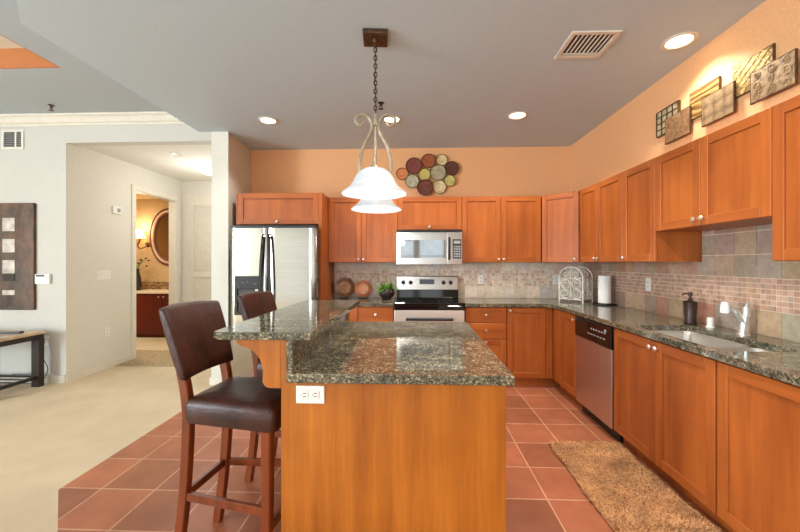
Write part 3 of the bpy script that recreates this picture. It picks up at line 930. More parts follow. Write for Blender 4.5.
# ------------------------------------------------------------------ island
IX0, IX1, IY0, IY1 = -0.537, 0.363, 1.452, 2.69
isl = thing('kitchen_island', 'wooden kitchen island with plain end panel and curved bar brackets', 'kitchen island', (IX0, IY0, 0))
LW, LD = IX1 - IX0, IY1 - IY0
MB().box(0.03, LW - 0.02, 0.018, LD, 0.0, CT).build('body', 'wood', isl)
MB().box(0.0, LW, 0.0, 0.018, 0.0, CT, 0, 0.001).build('end_panel', 'wood_island', isl)
MB().box(0.0, 0.0295, 0.018, LD, 0.0, 1.045).box(0.0, 0.0295, 0.0, 0.018, CT, 1.045).build('bar_wall', 'wood_island', isl)
def corbel(y):
    p = [(0.0, 0.845), (0.0, 1.045), (-0.186, 1.045), (-0.186, 1.028), (-0.172, 1.018)]
    for i in range(0, 9):
        a = R(90 * i / 8)
        p.append((-0.150 + 0.085 * math.sin(a) * 0.9, 1.010 - 0.115 * (1 - math.cos(a))))
    p += [(-0.078, 0.868), (-0.066, 0.850), (-0.050, 0.845)]
    return MB().prism(p, y, y + 0.05, plane='xz', bevel=0.002).build('corbel', 'wood_island', isl)
corbel(0.0); corbel(LD / 2 - 0.02); corbel(LD - 0.05)
o = MB().box(-0.5065, 0.39, 1.422, 2.72, CT, 0.914, 0, 0.004, 2).box(-0.5065, -0.482, 1.424, 2.718, 0.914, 1.045, 0, 0.002).build('island_countertop', 'granite')
tag(o, 'lower granite worktop of the island reflecting the microwave', 'countertop', 'granite worktops')
o = MB().slab([(-0.405, 1.424), (-0.405, 2.70), (-0.815, 2.70), (-0.815, 1.45), (-0.79, 1.424)], [], 1.045, 1.076).build('raised_bar_counter', 'granite')
tag(o, 'raised granite bar top along the left side of the island', 'countertop', 'granite worktops')
bv = o.modifiers.new('edge', 'BEVEL'); bv.width = 0.005; bv.segments = 2; bv.limit_method = 'ANGLE'; bv.angle_limit = R(60)

def outlet(label, loc, rz=0.0, horizontal=False, switch=False, gangs=1):
    r = thing('light_switch' if switch else 'wall_outlet', label, 'light switch' if switch else 'outlet', loc, rz, 'switch plates' if switch else 'outlets')
    w, h = (0.072 + 0.046 * (gangs - 1)) / 2, 0.058
    p = MB().box(-w, w, -0.006, 0, -h, h, 0, 0.003, 2)
    s_ = MB()
    if switch:
        for g in range(gangs):
            x = (g - (gangs - 1) / 2) * 0.046
            s_.box(x - 0.012, x + 0.012, -0.010, -0.004, -0.03, 0.03, 0, 0.002)
        parts = [('rocker', s_, 'white_plastic')]
    else:
        f_ = MB()
        for zc in (-0.022, 0.022):
            s_.box(-0.016, 0.016, -0.008, -0.004, zc - 0.015, zc + 0.015, 0, 0.003, 2)
            f_.box(-0.008, -0.005, -0.0085, -0.0075, zc - 0.006, zc + 0.006).box(0.005, 0.008, -0.0085, -0.0075, zc - 0.006, zc + 0.006).box(-0.002, 0.002, -0.0085, -0.0075, zc - 0.012, zc - 0.009)
        parts = [('socket_face', s_, 'white_plastic'), ('slot', f_, 'charcoal')]
    rot = Matrix.Rotation(R(90), 4, 'Y')
    if horizontal:
        p.move(rot)
        for _, q, _ in parts: q.move(rot)
    p.build('plate', 'white_plastic', r)
    for nm, q, mt in parts: q.build(nm, mt, r)
    return r
outlet('white sideways duplex outlet on the island end panel', (-0.417, 1.452, 0.823), 0, True)
outlet('white outlet in the back tiles below the two-door cabinet right of the microwave', (0.84, YB - 0.010, 1.145))
outlet('white outlet in the back tiles half behind the scroll rack', (1.77, YB - 0.010, 1.145))
outlet('white outlet in the mosaic band left of the soap bottle', (XR - 0.010, 3.37, 1.16), RZ)

# ------------------------------------------------------------------ bar stools
def stool(label, loc, rz):
    r = thing('bar_stool', label, 'bar stool', loc, rz, 'bar stools at the island')
    # local: faces +x, y to its left, z up; origin at seat centre on the floor
    def leg(pts, w, d): return MB().beam(pts, w, d, (0, 1, 0)).build('leg', 'cherry', r)
    for s_ in (-1, 1):
        leg([(0.185, s_ * 0.185, 0.0), (0.190, s_ * 0.185, 0.35), (0.190, s_ * 0.185, 0.655)], [0.034, 0.04, 0.046], [0.034, 0.04, 0.046])
        leg(smooth_path([(-0.275, s_ * 0.142, 0.0), (-0.235, s_ * 0.142, 0.30), (-0.215, s_ * 0.142, 0.62), (-0.222, s_ * 0.142, 0.76), (-0.245, s_ * 0.142, 0.87)], 4), 0.036, 0.044)
    for s_ in (-1, 1):
        MB().beam([(-0.222, s_ * 0.145, 0.315), (0.178, s_ * 0.184, 0.315)], 0.02, 0.036, (0, 1, 0)).build('stretcher', 'cherry', r)
    MB().beam([(-0.233, -0.128, 0.315), (-0.233, 0.128, 0.315)], 0.02, 0.036, (1, 0, 0)).build('stretcher', 'cherry', r)
    MB().beam([(0.187, -0.165, 0.235), (0.187, 0.165, 0.235)], 0.022, 0.04, (1, 0, 0)).build('footrest', 'cherry', r)
    MB().prism([(-0.205, -0.15), (0.20, -0.19), (0.20, 0.19), (-0.205, 0.15)], 0.655, 0.70).build('seat_frame', 'cherry', r)
    m = MB()
    rings = []
    for z, ins in ((0.648, 0.004), (0.650, 0.0), (0.68, -0.004), (0.725, -0.005), (0.743, 0.002), (0.755, 0.014), (0.763, 0.04), (0.768, 0.10)):
        ring = []
        for px, py in rrect(-0.215 + ins, 0.225 - ins, -0.2 + ins, 0.2 - ins, max(0.01, 0.025 - max(0, ins) * 0.2), 5):
            k_ = 0.83 + 0.17 * (px + 0.215) / 0.44
            ring.append((px, py * k_, z))
        rings.append(ring)
    m.rings(rings, 0, True, True).build('seat', 'leather', r)
    # padded backrest, slightly curved and leaning back
    m = MB()
    nu, nv = 10, 8
    def P(u, v, side):
        x = -0.250 - 0.082 * v - 0.03 * (1 - u * u) + 0.015 * (1 - v)
        th_ = 0.032 * (1 - 0.25 * abs(u) ** 3) * (1 - 0.25 * abs(2 * v - 1) ** 3)
        z = 0.835 + 0.315 * v + 0.012 * (1 - u * u) * v
        return (x + side * th_ + 0.018, u * (0.176 + 0.012 * v), z)
    ring_f = [[P(-1 + 2 * i / nu, j / nv, 1) for i in range(nu + 1)] for j in range(nv + 1)]
    ring_b = [[P(-1 + 2 * i / nu, j / nv, -1) for i in range(nu, -1, -1)] for j in range(nv + 1)]
    m.rings([a + b_ for a, b_ in zip(ring_f, ring_b)], 0, True, False)
    vs = list(m.bm.verts)
    n_ = 2 * (nu + 1)
    for base in (0, nv * n_):
        for i in range(nu):
            q = (vs[base + i], vs[base + i + 1], vs[base + n_ - 2 - i], vs[base + n_ - 1 - i])
            f_ = m.bm.faces.new(q); f_.smooth = True
    o_ = m.build('backrest', 'leather', r)
    bv_ = o_.modifiers.new('round', 'BEVEL'); bv_.width = 0.012; bv_.segments = 3; bv_.limit_method = 'ANGLE'; bv_.angle_limit = R(50)
    return r
s1 = stool('brown leather bar stool with cherry legs nearest the camera', (-0.775, 1.70, 0), R(-7))
s2 = copy_tree(s1)
s2.location = (-0.735, 2.33, 0)
s2['label'] = 'brown leather bar stool half hidden between the raised bar and the refrigerator'

# ------------------------------------------------------------------ pendant
pd = thing('pendant_light', 'bronze two-shade island pendant hanging on a chain from the kitchen ceiling', 'pendant light', (-0.247, 2.325, ZK), R(4.8))
def pz(y): return 1.352 + (263.13 - 100 - y / 4.433) * 2.33 / 363.63 - ZK
def px(x): return (x - 200) / 4.433 * 2.33 / 363.63
MB().box(-0.078, 0.078, -0.078, 0.078, -0.03, 0.0, 0, 0.006, 2).lathe([(0.02, -0.03), (0.016, -0.05), (0.006, -0.055)], (0, 0, 0), 16).build('canopy', 'dark_bronze', pd)
m = MB()
ztop, zbot = -0.05, pz(62)
nl = 17
for i in range(nl):
    zc = ztop + (zbot - ztop) * (i + 0.5) / nl
    hl = abs(zbot - ztop) / nl * 0.68
    pts = []
    for k_ in range(14):
        a = 2 * math.pi * k_ / 14
        u_, v_ = 0.010 * math.cos(a), hl * math.sin(a)
        pts.append((u_, 0, zc + v_) if i % 2 else (0, u_, zc + v_))
    m.tube(pts, 0.0032, 6, closed=True)
m.tube([(0.006, 0.004, ztop), (-0.006, 0.006, (ztop + zbot) / 2), (0.004, 0.0, zbot)], 0.002, 6)
m.build('chain', 'dark_bronze', pd)
m = MB().cyl((0, 0, pz(60)), (0, 0, pz(390)), 0.009, 12)
m.lathe([(0.008, pz(100)), (0.017, pz(104)), (0.017, pz(112)), (0.008, pz(116))], (0, 0, 0), 16)
m.build('stem', 'bronze', pd)
LY = [(150, 98), (138, 112), (122, 108), (113, 92), (120, 74), (144, 65), (168, 76), (184, 104), (180, 140), (162, 176), (144, 214), (133, 258), (131, 300), (140, 340), (166, 372), (198, 388)]
for s_ in (1, -1):
    pts = smooth_path([(px(200 + s_ * (x - 200)), 0, pz(y)) for x, y in LY], 4)
    MB().beam(pts, 0.026, 0.02, (0, 1, 0), bev=0.3).build('scroll_arm', 'bronze', pd)
MB().tube([(0, -0.30, pz(360)), (0, 0.30, pz(360))], 0.010, 12).build('crossbar', 'bronze', pd)
SP = [(0.180, 0.0), (0.175, 0.008), (0.153, 0.022), (0.129, 0.044), (0.113, 0.070), (0.100, 0.096), (0.084, 0.118), (0.060, 0.135), (0.032, 0.143), (0.018, 0.145)]
for yy in (-0.30, 0.30):
    zr = 1.736 - ZK
    sh = MB().lathe([(r_, zr + z_) for r_, z_ in SP], (0, yy, 0), 40, cap=False).build('shade', 'shade', pd)
    so = sh.modifiers.new('glass', 'SOLIDIFY'); so.thickness = 0.004
    MB().lathe([(0.026, zr + 0.12), (0.028, zr + 0.15), (0.018, zr + 0.165), (0.008, zr + 0.18), (0.006, zr + 0.205), (0.002, zr + 0.208)], (0, yy, 0), 18).build('socket_cap', 'bronze', pd)
    MB().lathe([(0.004, zr + 0.012), (0.022, zr + 0.018), (0.031, zr + 0.038), (0.031, zr + 0.055), (0.022, zr + 0.08), (0.014, zr + 0.10), (0.014, zr + 0.12)], (0, yy, 0), 20).build('bulb', 'bulb', pd)
    l = bpy.data.lights.new('pendant_glow', 'POINT'); l.energy = 4; l.color = (1, 0.95, 0.88); l.shadow_soft_size = 0.05
    lo = bpy.data.objects.new('pendant_glow', l); COL.objects.link(lo); lo.location = (0, yy, zr - 0.02); lo.parent = pd

# ------------------------------------------------------------------ ceiling fittings
def downlight(label, x, y, power):
    r = thing('recessed_downlight', label, 'ceiling light', (x, y, ZK), 0, 'recessed ceiling lights')
    MB().lathe([(0.072, 0.0), (0.098, 0.0), (0.100, -0.004), (0.092, -0.009), (0.076, -0.007), (0.072, 0.0)], (0, 0, 0), 36, cap=False).build('trim_ring', 'white_paint', r)
    MB().lathe([(0.002, -0.003), (0.05, -0.004), (0.0725, -0.0015), (0.0725, 0.0)], (0, 0, 0), 32).build('lamp', 'lamp', r)
    l = bpy.data.lights.new('downlight_beam', 'SPOT'); l.energy = power; l.color = (1, 0.96, 0.88); l.spot_size = R(126); l.spot_blend = 0.45; l.shadow_soft_size = 0.07
    o_ = bpy.data.objects.new('downlight_beam', l); COL.objects.link(o_); o_.location = (0, 0, -0.02); o_.parent = r
downlight('lit recessed ceiling light near the metal wall squares', 1.74, 2.457, 38)
downlight('lit recessed ceiling light in front of the right back cabinets', 1.02, 3.63, 72)
downlight('lit recessed ceiling light in front of the refrigerator', -1.49, 3.66, 30)
downlight('lit recessed ceiling light showing behind the pendant scroll arm', -0.225, 3.68, 75)
def sprinkler(label, x, y, z, mat):
    r = thing('fire_sprinkler', label, 'sprinkler', (x, y, z), 0, 'ceiling sprinklers')
    MB().lathe([(0.028, 0), (0.03, -0.004), (0.012, -0.008), (0.010, -0.03), (0.004, -0.032)], (0, 0, 0), 18).build('escutcheon', mat, r)
    m = MB()
    for s_ in (-1, 1): m.tube([(0.006 * s_, 0, -0.028), (0.016 * s_, 0, -0.04), (0.004 * s_, 0, -0.055)], 0.003, 6)
    m.lathe([(0.022, -0.055), (0.022, -0.058), (0.004, -0.06)], (0, 0, 0), 16)
    m.build('deflector', mat, r)
sprinkler('small dark ceiling sprinkler behind the pendant chain', -0.30, 3.30, ZK, 'black')
sprinkler('small bronze ceiling sprinkler above the living room wall', -3.79, 3.66, ZL, 'dark_bronze')
vt = thing('ceiling_vent', 'white louvred square air vent in the kitchen ceiling', 'air vent', (1.15, 2.475, ZK))
m = MB()
a_, b_ = 0.155, 0.15
m.box(-a_, a_, -b_, -b_ + 0.03, -0.010, 0, 0, 0.002).box(-a_, a_, b_ - 0.03, b_, -0.010, 0, 0, 0.002).box(-a_, -a_ + 0.03, -b_ + 0.03, b_ - 0.03, -0.010, 0, 0, 0.002).box(a_ - 0.03, a_, -b_ + 0.03, b_ - 0.03, -0.010, 0, 0, 0.002)
m.build('frame', 'white_paint', vt)
MB().box(-a_ + 0.034, a_ - 0.034, -b_ + 0.034, b_ - 0.034, -0.002, 0).build('backing', 'charcoal', vt)
m = MB()
for i in range(8):
    x = -a_ + 0.055 + i * 0.0285
    m.prism([(x - 0.002, -0.003), (x + 0.001, -0.003), (x + 0.004, -0.009), (x + 0.001, -0.009)], -b_ + 0.032, b_ - 0.072, plane='xz')
for i in range(2):
    y = b_ - 0.048 - i * 0.016
    m.box(-a_ + 0.036, a_ - 0.036, y, y + 0.006, -0.010, -0.004)
m.build('slat', 'white_paint', vt)
rv = thing('return_vent', 'white slatted return air grille high on the living room wall', 'air vent', (-4.55, YL, 2.755))
m = MB()
m.box(-0.13, 0.13, -0.010, 0, 0.085, 0.11, 0, 0.002).box(-0.13, 0.13, -0.010, 0, -0.11, -0.085, 0, 0.002).box(-0.13, -0.105, -0.010, 0, -0.085, 0.085).box(0.105, 0.13, -0.010, 0, -0.085, 0.085).box(0.028, 0.046, -0.010, 0, -0.085, 0.085)
m.build('frame', 'white_paint', rv)
MB().box(-0.106, 0.106, -0.002, 0, -0.086, 0.086).build('backing', 'charcoal', rv)
m = MB()
for i in range(8):
    z = -0.078 + i * 0.021
    m.box(-0.105, 0.105, -0.006, -0.003, z, z + 0.006)
m.build('slat', 'grey_plastic', rv)
sd = MB().lathe([(0.065, 0), (0.065, -0.012), (0.055, -0.03), (0.03, -0.036), (0.004, -0.037)], (0, 0, 0), 28).build('smoke_detector', 'white_plastic', None, (-3.0, 4.5, ZH))
tag(sd, 'round white smoke detector on the hall ceiling', 'smoke detector')
hl = thing('flush_ceiling_light', 'lit white dome light on the hall ceiling', 'ceiling light', (-2.95, 5.12, ZH))
MB().lathe([(0.075, 0), (0.078, -0.01), (0.07, -0.022)], (0, 0, 0), 28).build('base', 'white_paint', hl)
MB().lathe([(0.07, -0.02), (0.105, -0.03), (0.105, -0.06), (0.08, -0.095), (0.03, -0.112), (0.003, -0.114)], (0, 0, 0), 32).build('globe', 'hall_globe', hl)
l = bpy.data.lights.new('hall_glow', 'POINT'); l.energy = 13; l.color = (0.97, 0.98, 1.0); l.shadow_soft_size = 0.1
o = bpy.data.objects.new('hall_glow', l); COL.objects.link(o); o.location = (0, 0, -0.45); o.parent = hl

# ------------------------------------------------------------------ wall art
ws = thing('wall_sculpture', 'cluster of eleven round painted metal discs on the back wall', 'wall art', (0.16, YB, 2.48))
DISC = [(-0.149, 2.480, .074, (206, 128, 74)), (-0.001, 2.578, .100, (124, 62, 50)), (0.182, 2.636, .086, (160, 84, 46)), (0.348, 2.649, .072, (214, 190, 140)), (0.475, 2.541, .086, (92, 52, 36)), (0.302, 2.489, .098, (168, 158, 126)),
        (0.130, 2.469, .076, (190, 178, 96)), (-0.025, 2.385, .084, (182, 176, 146)), (0.139, 2.302, .098, (112, 58, 44)), (0.319, 2.311, .084, (218, 198, 150)), (0.447, 2.385, .070, (192, 182, 104))]
for i, (x, z, r_, c_) in enumerate(DISC):
    mt = plain('disc_paint_%d' % i, c_, 0.5, 0.1, 0.14, 30, 0.1)
    dep = 0.018 + 0.010 * (i % 3)
    MB().lathe([(0.012, 0.0), (0.012, dep), (r_ * 0.93, dep), (r_, dep + 0.012), (r_ * 0.94, dep + 0.014), (r_ * 0.88, dep + 0.006), (r_ * 0.5, dep + 0.003), (0.003, dep + 0.003)], (x - 0.16, 0, z - 2.48), 36, axis='y').build('disc', [mt], ws)
    o = ws.children[-1]
    MB().lathe([(r_ * 0.985, dep + 0.006), (r_ * 1.04, dep + 0.006), (r_ * 1.04, dep + 0.016), (r_ * 0.985, dep + 0.016), (r_ * 0.985, dep + 0.006)], (x - 0.16, 0, z - 2.48), 36, axis='y', cap=False).build('rim', 'dark_bronze', o)

def emboss(name, c, kind):
    t = NT(name)
    tc = t.n('ShaderNodeTexCoord')
    mp = t.n('ShaderNodeMapping')
    t.l(tc.outputs['Object'], mp.inputs[0])
    n = t.noise(mp.outputs[0], 30, 5, 0.65)
    hsrc = n
    if kind == 'plain':
        pass
    elif kind == 'wave':
        mp.inputs['Scale'].default_value = (1, 0.35, 1)
        w_ = t.n('ShaderNodeTexWave', bands_direction='Z'); w_.inputs['Scale'].default_value = 9; w_.inputs['Distortion'].default_value = 7
        t.l(mp.outputs[0], w_.inputs[0]); hsrc = w_.outputs['Fac']
    elif kind == 'dots':
        v_ = t.n('ShaderNodeTexWave', wave_type='RINGS', rings_direction='X'); v_.inputs['Scale'].default_value = 28
        fr_ = t.n('ShaderNodeVectorMath', operation='FRACTION'); sc_ = t.n('ShaderNodeVectorMath', operation='MULTIPLY'); sc_.inputs[1].default_value = (0, 12.5, 14)
        sb_ = t.n('ShaderNodeVectorMath', operation='SUBTRACT'); sb_.inputs[1].default_value = (0, 0.5, 0.5)
        ln_ = t.n('ShaderNodeVectorMath', operation='LENGTH')
        t.l(mp.outputs[0], sc_.inputs[0]); t.l(sc_.outputs[0], fr_.inputs[0]); t.l(fr_.outputs[0], sb_.inputs[0]); t.l(sb_.outputs[0], ln_.inputs[0])
        iv = t.n('ShaderNodeMath', operation='SUBTRACT'); iv.inputs[0].default_value = 0.9; t.l(ln_.outputs['Value'], iv.inputs[1])
        hsrc = iv.outputs[0]
    d_ = t.ramp(hsrc, [(0.25, tuple(v * 0.55 for v in c)), (0.6, c)])
    cc = t.mix(0.4, d_, t.ramp(n, [(0.35, tuple(v * 0.7 for v in c)), (0.65, tuple(min(255, v * 1.15) for v in c))]))
    t.bump(hsrc, 0.6, 0.008)
    return t.set(cc, 0.42, 0.35)
A_PLAIN = emboss('art_brushed_taupe', (164, 124, 88), 'plain')
A_WAVE = emboss('art_gold_wave', (190, 142, 82), 'wave')
A_DOTS = emboss('art_bronze_domes', (170, 140, 104), 'dots')
A_GOLD = emboss('art_gold_lattice', (206, 170, 104), 'plain')
A_SCRL = emboss('art_bronze_scroll', (172, 142, 104), 'plain')
A_GRID = emboss('art_pale_grid', (222, 206, 164), 'plain')
def wall_art(label, y, z, boards):
    r = thing('wall_art', label, 'wall art', (XU, y, z), 0, 'metal squares above the cabinets')
    for nm, y0, y1, z0, z1, off, mt, deco in boards:
        off = min(off, 0.022)
        kx = (XU - off - 0.014) / XU
        y0, y1, z0, z1 = y0 * kx, y1 * kx, 1.352 + (z0 - 1.352) * kx, 1.352 + (z1 - 1.352) * kx
        m = MB().box(-off - 0.014, -off, y0 - y, y1 - y, z0 - z, z1 - z, 0, 0.002)
        m.box(-off - 0.013, -off - 0.001, y0 - y - 0.004, y1 - y + 0.004, z0 - z - 0.004, z1 - z + 0.004, 1)
        if off > 0.01:
            m.box(-off, 0.0, (y0 + y1) / 2 - y - 0.02, (y0 + y1) / 2 - y + 0.02, (z0 + z1) / 2 - z - 0.02, (z0 + z1) / 2 - z + 0.02, 1)
        xf = -off - 0.014
        w_, h_ = y1 - y0, z1 - z0
        if deco == 'grid':
            for i in range(5): m.box(xf - 0.006, xf + 0.001, y0 - y + w_ * i / 4 - 0.0035, y0 - y + w_ * i / 4 + 0.0035, z0 - z, z1 - z, 1)
            for i in range(5): m.box(xf - 0.0055, xf + 0.001, y0 - y, y1 - y, z0 - z + h_ * i / 4 - 0.0035, z0 - z + h_ * i / 4 + 0.0035, 1)
        elif deco == 'lattice':
            for s_ in (-1, 1):
                for i in range(-4, 5):
                    pts = []
                    for k_ in range(13):
                        a = k_ / 12
                        yy, zz = (i + (a if s_ > 0 else 1 - a) * 4) / 4 * w_, a * h_
                        if -0.001 <= yy <= w_ + 0.001: pts.append((xf, y0 - y + yy, z0 - z + zz))
                    if len(pts) > 1: m.tube(pts, 0.0042, 6)
        elif deco == 'scroll':
            for i in range(3):
                for j in range(3):
                    cy, cz = y0 - y + w_ * (i + 0.5) / 3, z0 - z + h_ * (j + 0.5) / 3
                    rr = h_ / 6 * (0.95 if (i + j) % 2 else 0.75)
                    m.tube([(p[1], p[0], p[2]) for p in spiral(cy, cz, rr, xf, i * 1.3 + j, 1.5, 20, 1 if (i + j) % 2 else -1)], 0.004, 6)
        m.build(nm, [mt, 'dark_bronze'], r)
wall_art('overlapping pair of metal squares with a pale window grid behind plain taupe', 2.83, 2.45, [('back_square', 2.762, 3.0, 2.36, 2.552, 0.002, A_GRID, 'grid'), ('front_square', 2.658, 2.905, 2.278, 2.465, 0.035, A_PLAIN, None)])
wall_art('overlapping pair of metal squares with a gold wave behind raised domes', 2.48, 2.45, [('back_square', 2.408, 2.652, 2.362, 2.548, 0.002, A_WAVE, None), ('front_square', 2.302, 2.545, 2.278, 2.461, 0.035, A_DOTS, None)])
wall_art('overlapping pair of metal squares with a gold lattice behind bronze scrolls', 2.12, 2.45, [('back_square', 2.058, 2.302, 2.358, 2.545, 0.002, A_GOLD, 'lattice'), ('front_square', 1.942, 2.188, 2.275, 2.449, 0.035, A_SCRL, 'scroll')])

# ------------------------------------------------------------------ counter decoration
def easel(label, x, y):
    r = thing('plate_stand', label, 'plate stand', (x, y, 0.914), 0, 'plate stands')
    m = MB()
    for s_ in (-1, 1):
        m.tube(smooth_path([(s_ * 0.045, -0.055, 0.022), (s_ * 0.045, -0.055, 0.005), (s_ * 0.04, 0.0, 0.004), (s_ * 0.03, 0.045, 0.10)], 4), 0.004, 6)
    m.tube([(-0.045, -0.02, 0.004), (0.045, -0.02, 0.004)], 0.004, 6)
    m.build('wire_frame', 'black', r)
    return r
def plate(label, x, y, r_, mats, prof, tilt=14):
    o = thing('display_plate', label, 'plate', (x, y, 0.925 + 0.0), 0, 'display plates')
    q = MB()
    q.lathe([(0.004, 0.0), (r_ * 0.55, 0.0), (r_, 0.018), (r_, 0.024), (r_ * 0.92, 0.020), (r_ * 0.62, 0.008)], (0, 0, r_), 40, 0, 'y')
    rot = Matrix.Rotation(R(-tilt), 4, 'X')
    q.move(rot).build('rim', mats[0], o)
    q = MB().lathe([(r_ * 0.62, 0.0085), (r_ * 0.36, 0.006), (r_ * 0.36, 0.004)], (0, 0, r_), 36, 0, 'y')
    q.move(rot).build('well', mats[1], o)
    q = MB().lathe([(r_ * 0.36, 0.007), (0.002, 0.0075)], (0, 0, r_), 32, 0, 'y')
    q.move(rot).build('center', mats[2], o)
    return o
M['pl1'] = plain('plate_brown_glaze', (120, 82, 58), 0.3, 0, 0.25, 20)
M['pl2'] = plain('plate_tan_glaze', (176, 130, 84), 0.3, 0, 0.2, 20)
M['pl3'] = plain('plate_cream_glaze', (214, 180, 128), 0.3, 0, 0.15, 20)
M['pl4'] = plain('plate_light_copper', (222, 158, 120), 0.3, 0.3, 0.1, 20)
easel('black wire easel under the brown ringed plate', -0.865, 4.50)
plate('round brown plate with cream rings, at left beside the fridge panel', -0.865, 4.50, 0.124, ['pl1', 'pl2', 'pl3'], None)
easel('black wire easel under the copper plate', -0.632, 4.50)
plate('round copper orange plate left of the potted plant', -0.632, 4.50, 0.105, ['copper', 'pl4', 'copper'], None)
pt = thing('potted_plant', 'small leafy green plant in a dark round pot left of the range', 'potted plant', (-0.325, 4.33, 0.914))
MB().lathe([(0.055, 0), (0.06, 0.004), (0.052, 0.02), (0.085, 0.05), (0.098, 0.085), (0.092, 0.12), (0.084, 0.132), (0.078, 0.128), (0.07, 0.115), (0.004, 0.112)], (0, 0, 0), 32).build('pot', 'pot', pt)
m = MB()
for i in range(90):
    a = random.uniform(0, 2 * math.pi); ln = random.uniform(0.09, 0.17); el = random.uniform(0.35, 1.35)
    w_ = random.uniform(0.008, 0.014)
    p0 = Vector((0.03 * math.cos(a), 0.03 * math.sin(a), 0.11))
    d_ = Vector((math.cos(a) * math.cos(el), math.sin(a) * math.cos(el), math.sin(el)))
    sd_ = Vector((-math.sin(a), math.cos(a), 0))
    prev = None
    for k_ in range(6):
        t_ = k_ / 5
        c_ = p0 + d_ * ln * t_ + Vector((0, 0, -0.09 * t_ * t_ * math.cos(el)))
        ww = w_ * math.sin(math.pi * min(0.98, 0.15 + 0.85 * t_))
        cur = (m.bm.verts.new(c_ - sd_ * ww), m.bm.verts.new(c_ + Vector((0, 0, 0.003))), m.bm.verts.new(c_ + sd_ * ww))
        if prev:
            m.bm.faces.new((prev[0], prev[1], cur[1], cur[0])); m.bm.faces.new((prev[1], prev[2], cur[2], cur[1]))
        prev = cur
m.build('foliage', 'leaf', pt, norm=False)

# ------------------------------------------------------------------ rugs
def shag(label, x0, x1, y0, y1, n):
    r = thing('shag_rug', label, 'rug', ((x0 + x1) / 2, (y0 + y1) / 2, 0))
    a, b_ = (x1 - x0) / 2, (y1 - y0) / 2
    MB().prism(rrect(-a, a, -b_, b_, 0.05), 0.001, 0.012).build('backing', 'shag', r)
    m = MB()
    for i in range(n):
        x, y = random.uniform(-a, a), random.uniform(-b_, b_)
        th_ = 2.2 * math.sin(3.1 * x + 1.7 * y) + 2.6 * math.sin(5.3 * y - 2.2 * x) + random.uniform(-0.9, 0.9)
        L, hh, ww = random.uniform(0.018, 0.036), random.uniform(0.006, 0.016), random.uniform(0.0016, 0.0030)
        dx, dy = math.cos(th_), math.sin(th_)
        sx_, sy_ = -dy * ww, dx * ww
        v = [m.bm.verts.new(p) for p in ((x - sx_, y - sy_, 0.010), (x + sx_, y + sy_, 0.010), (x + dx * L * 0.5 + sx_, y + dy * L * 0.5 + sy_, 0.010 + hh), (x + dx * L * 0.5 - sx_, y + dy * L * 0.5 - sy_, 0.010 + hh), (x + dx * L, y + dy * L, 0.010 + hh * 0.7))]
        mi = 1 if random.random() < 0.72 else 0
        f_ = m.bm.faces.new(v[:4]); f_.material_index = mi
        f_ = m.bm.faces.new((v[3], v[2], v[4])); f_.material_index = mi
    m.build('pile', ['shag', 'shag_light'], r, kind='stuff', norm=False)
shag('shaggy brown rug on the tile floor in front of the sink cabinets', 1.0, 1.52, 1.0, 2.77, 42000)
o = MB().prism(rrect(-4.7, -3.05, 4.62, 5.45, 0.02), 0.001, 0.012).build('door_mat', 'mat')
tag(o, 'speckled tan mat on the hall floor by the bathroom doorway', 'mat')

# ------------------------------------------------------------------ living room side
wa = thing('metal_wall_panel', 'dark rusted metal wall panel with a column of pale squares', 'wall art', (-4.54, YL, 1.43))
MB().box(-0.264, 0.264, -0.03, 0, -0.605, 0.60, 0, 0.004).build('panel', 'art_dark', wa)
for zc, hh_, mt_ in ((0.357, 0.076, 'art_square'), (0.119, 0.076, 'art_square'), (-0.119, 0.076, 'art_square'), (-0.238, 0.040, 'dark_wood'), (-0.41, 0.028, 'art_square')):
    MB().box(-0.10, 0.047, -0.036, -0.029, zc - hh_, zc + hh_, 0, 0.003).build('square', mt_, wa, label='dark square' if mt_ == 'dark_wood' else None)
al = thing('alarm_keypad', 'white alarm keypad on the wall beside the rusted metal panel', 'alarm keypad', (-4.18, YL, 1.178))
MB().box(-0.085, 0.085, -0.03, 0, -0.06, 0.05, 0, 0.005, 2).build('case', 'white_plastic', al)
MB().box(-0.07, 0.03, -0.032, -0.028, 0.022, 0.042).build('screen', 'charcoal', al)
tb = thing('console_table', 'dark-legged console table with tan top below the metal panel', 'table', (-4.735, 3.62, 0))
MB().box(-0.66, 0.66, -0.26, 0.26, 0.575, 0.605, 0, 0.003).build('tabletop', 'tan_wood', tb)
MB().box(-0.645, 0.645, -0.25, 0.25, 0.52, 0.574).build('apron', 'dark_wood', tb)
for x in (-0.61, 0.61):
    for y in (-0.215, 0.215):
        MB().box(x - 0.045, x + 0.045, y - 0.03, y + 0.03, 0, 0.52, 0, 0.003).build('leg', 'dark_wood', tb)
m = MB()
for y in (-0.215, 0.215): m.box(-0.565, 0.565, y - 0.012, y + 0.012, 0.10, 0.12)
for i in range(4): m.box(-0.565, 0.565, -0.15 + 0.1 * i - 0.006, -0.15 + 0.1 * i + 0.006, 0.085, 0.097)
for x in (-0.61, 0.61): m.box(x - 0.012, x + 0.012, -0.185, 0.185, 0.085, 0.12)
m.build('lower_rack', 'black', tb)
o = MB().box(-0.1, 0.1, -0.025, 0.025, 0, 0.02, 0, 0.005, 2).build('remote_control', 'black', None, (-4.27, 3.70, 0.605), (0, 0, R(10)))
tag(o, 'dark remote control lying on the console table', 'remote control')
m = MB()
m.tube(smooth_path([(-4.18, 3.93, 0.50), (-4.21, 3.89, 0.36), (-4.15, 3.89, 0.22), (-4.21, 3.88, 0.13), (-4.45, 3.86, 0.12)], 6), 0.004, 6)
m.tube(smooth_path([(-4.15, 3.93, 0.50), (-4.13, 3.90, 0.30), (-4.09, 3.91, 0.16), (-4.17, 3.89, 0.03), (-4.45, 3.86, 0.02)], 6), 0.004, 6)
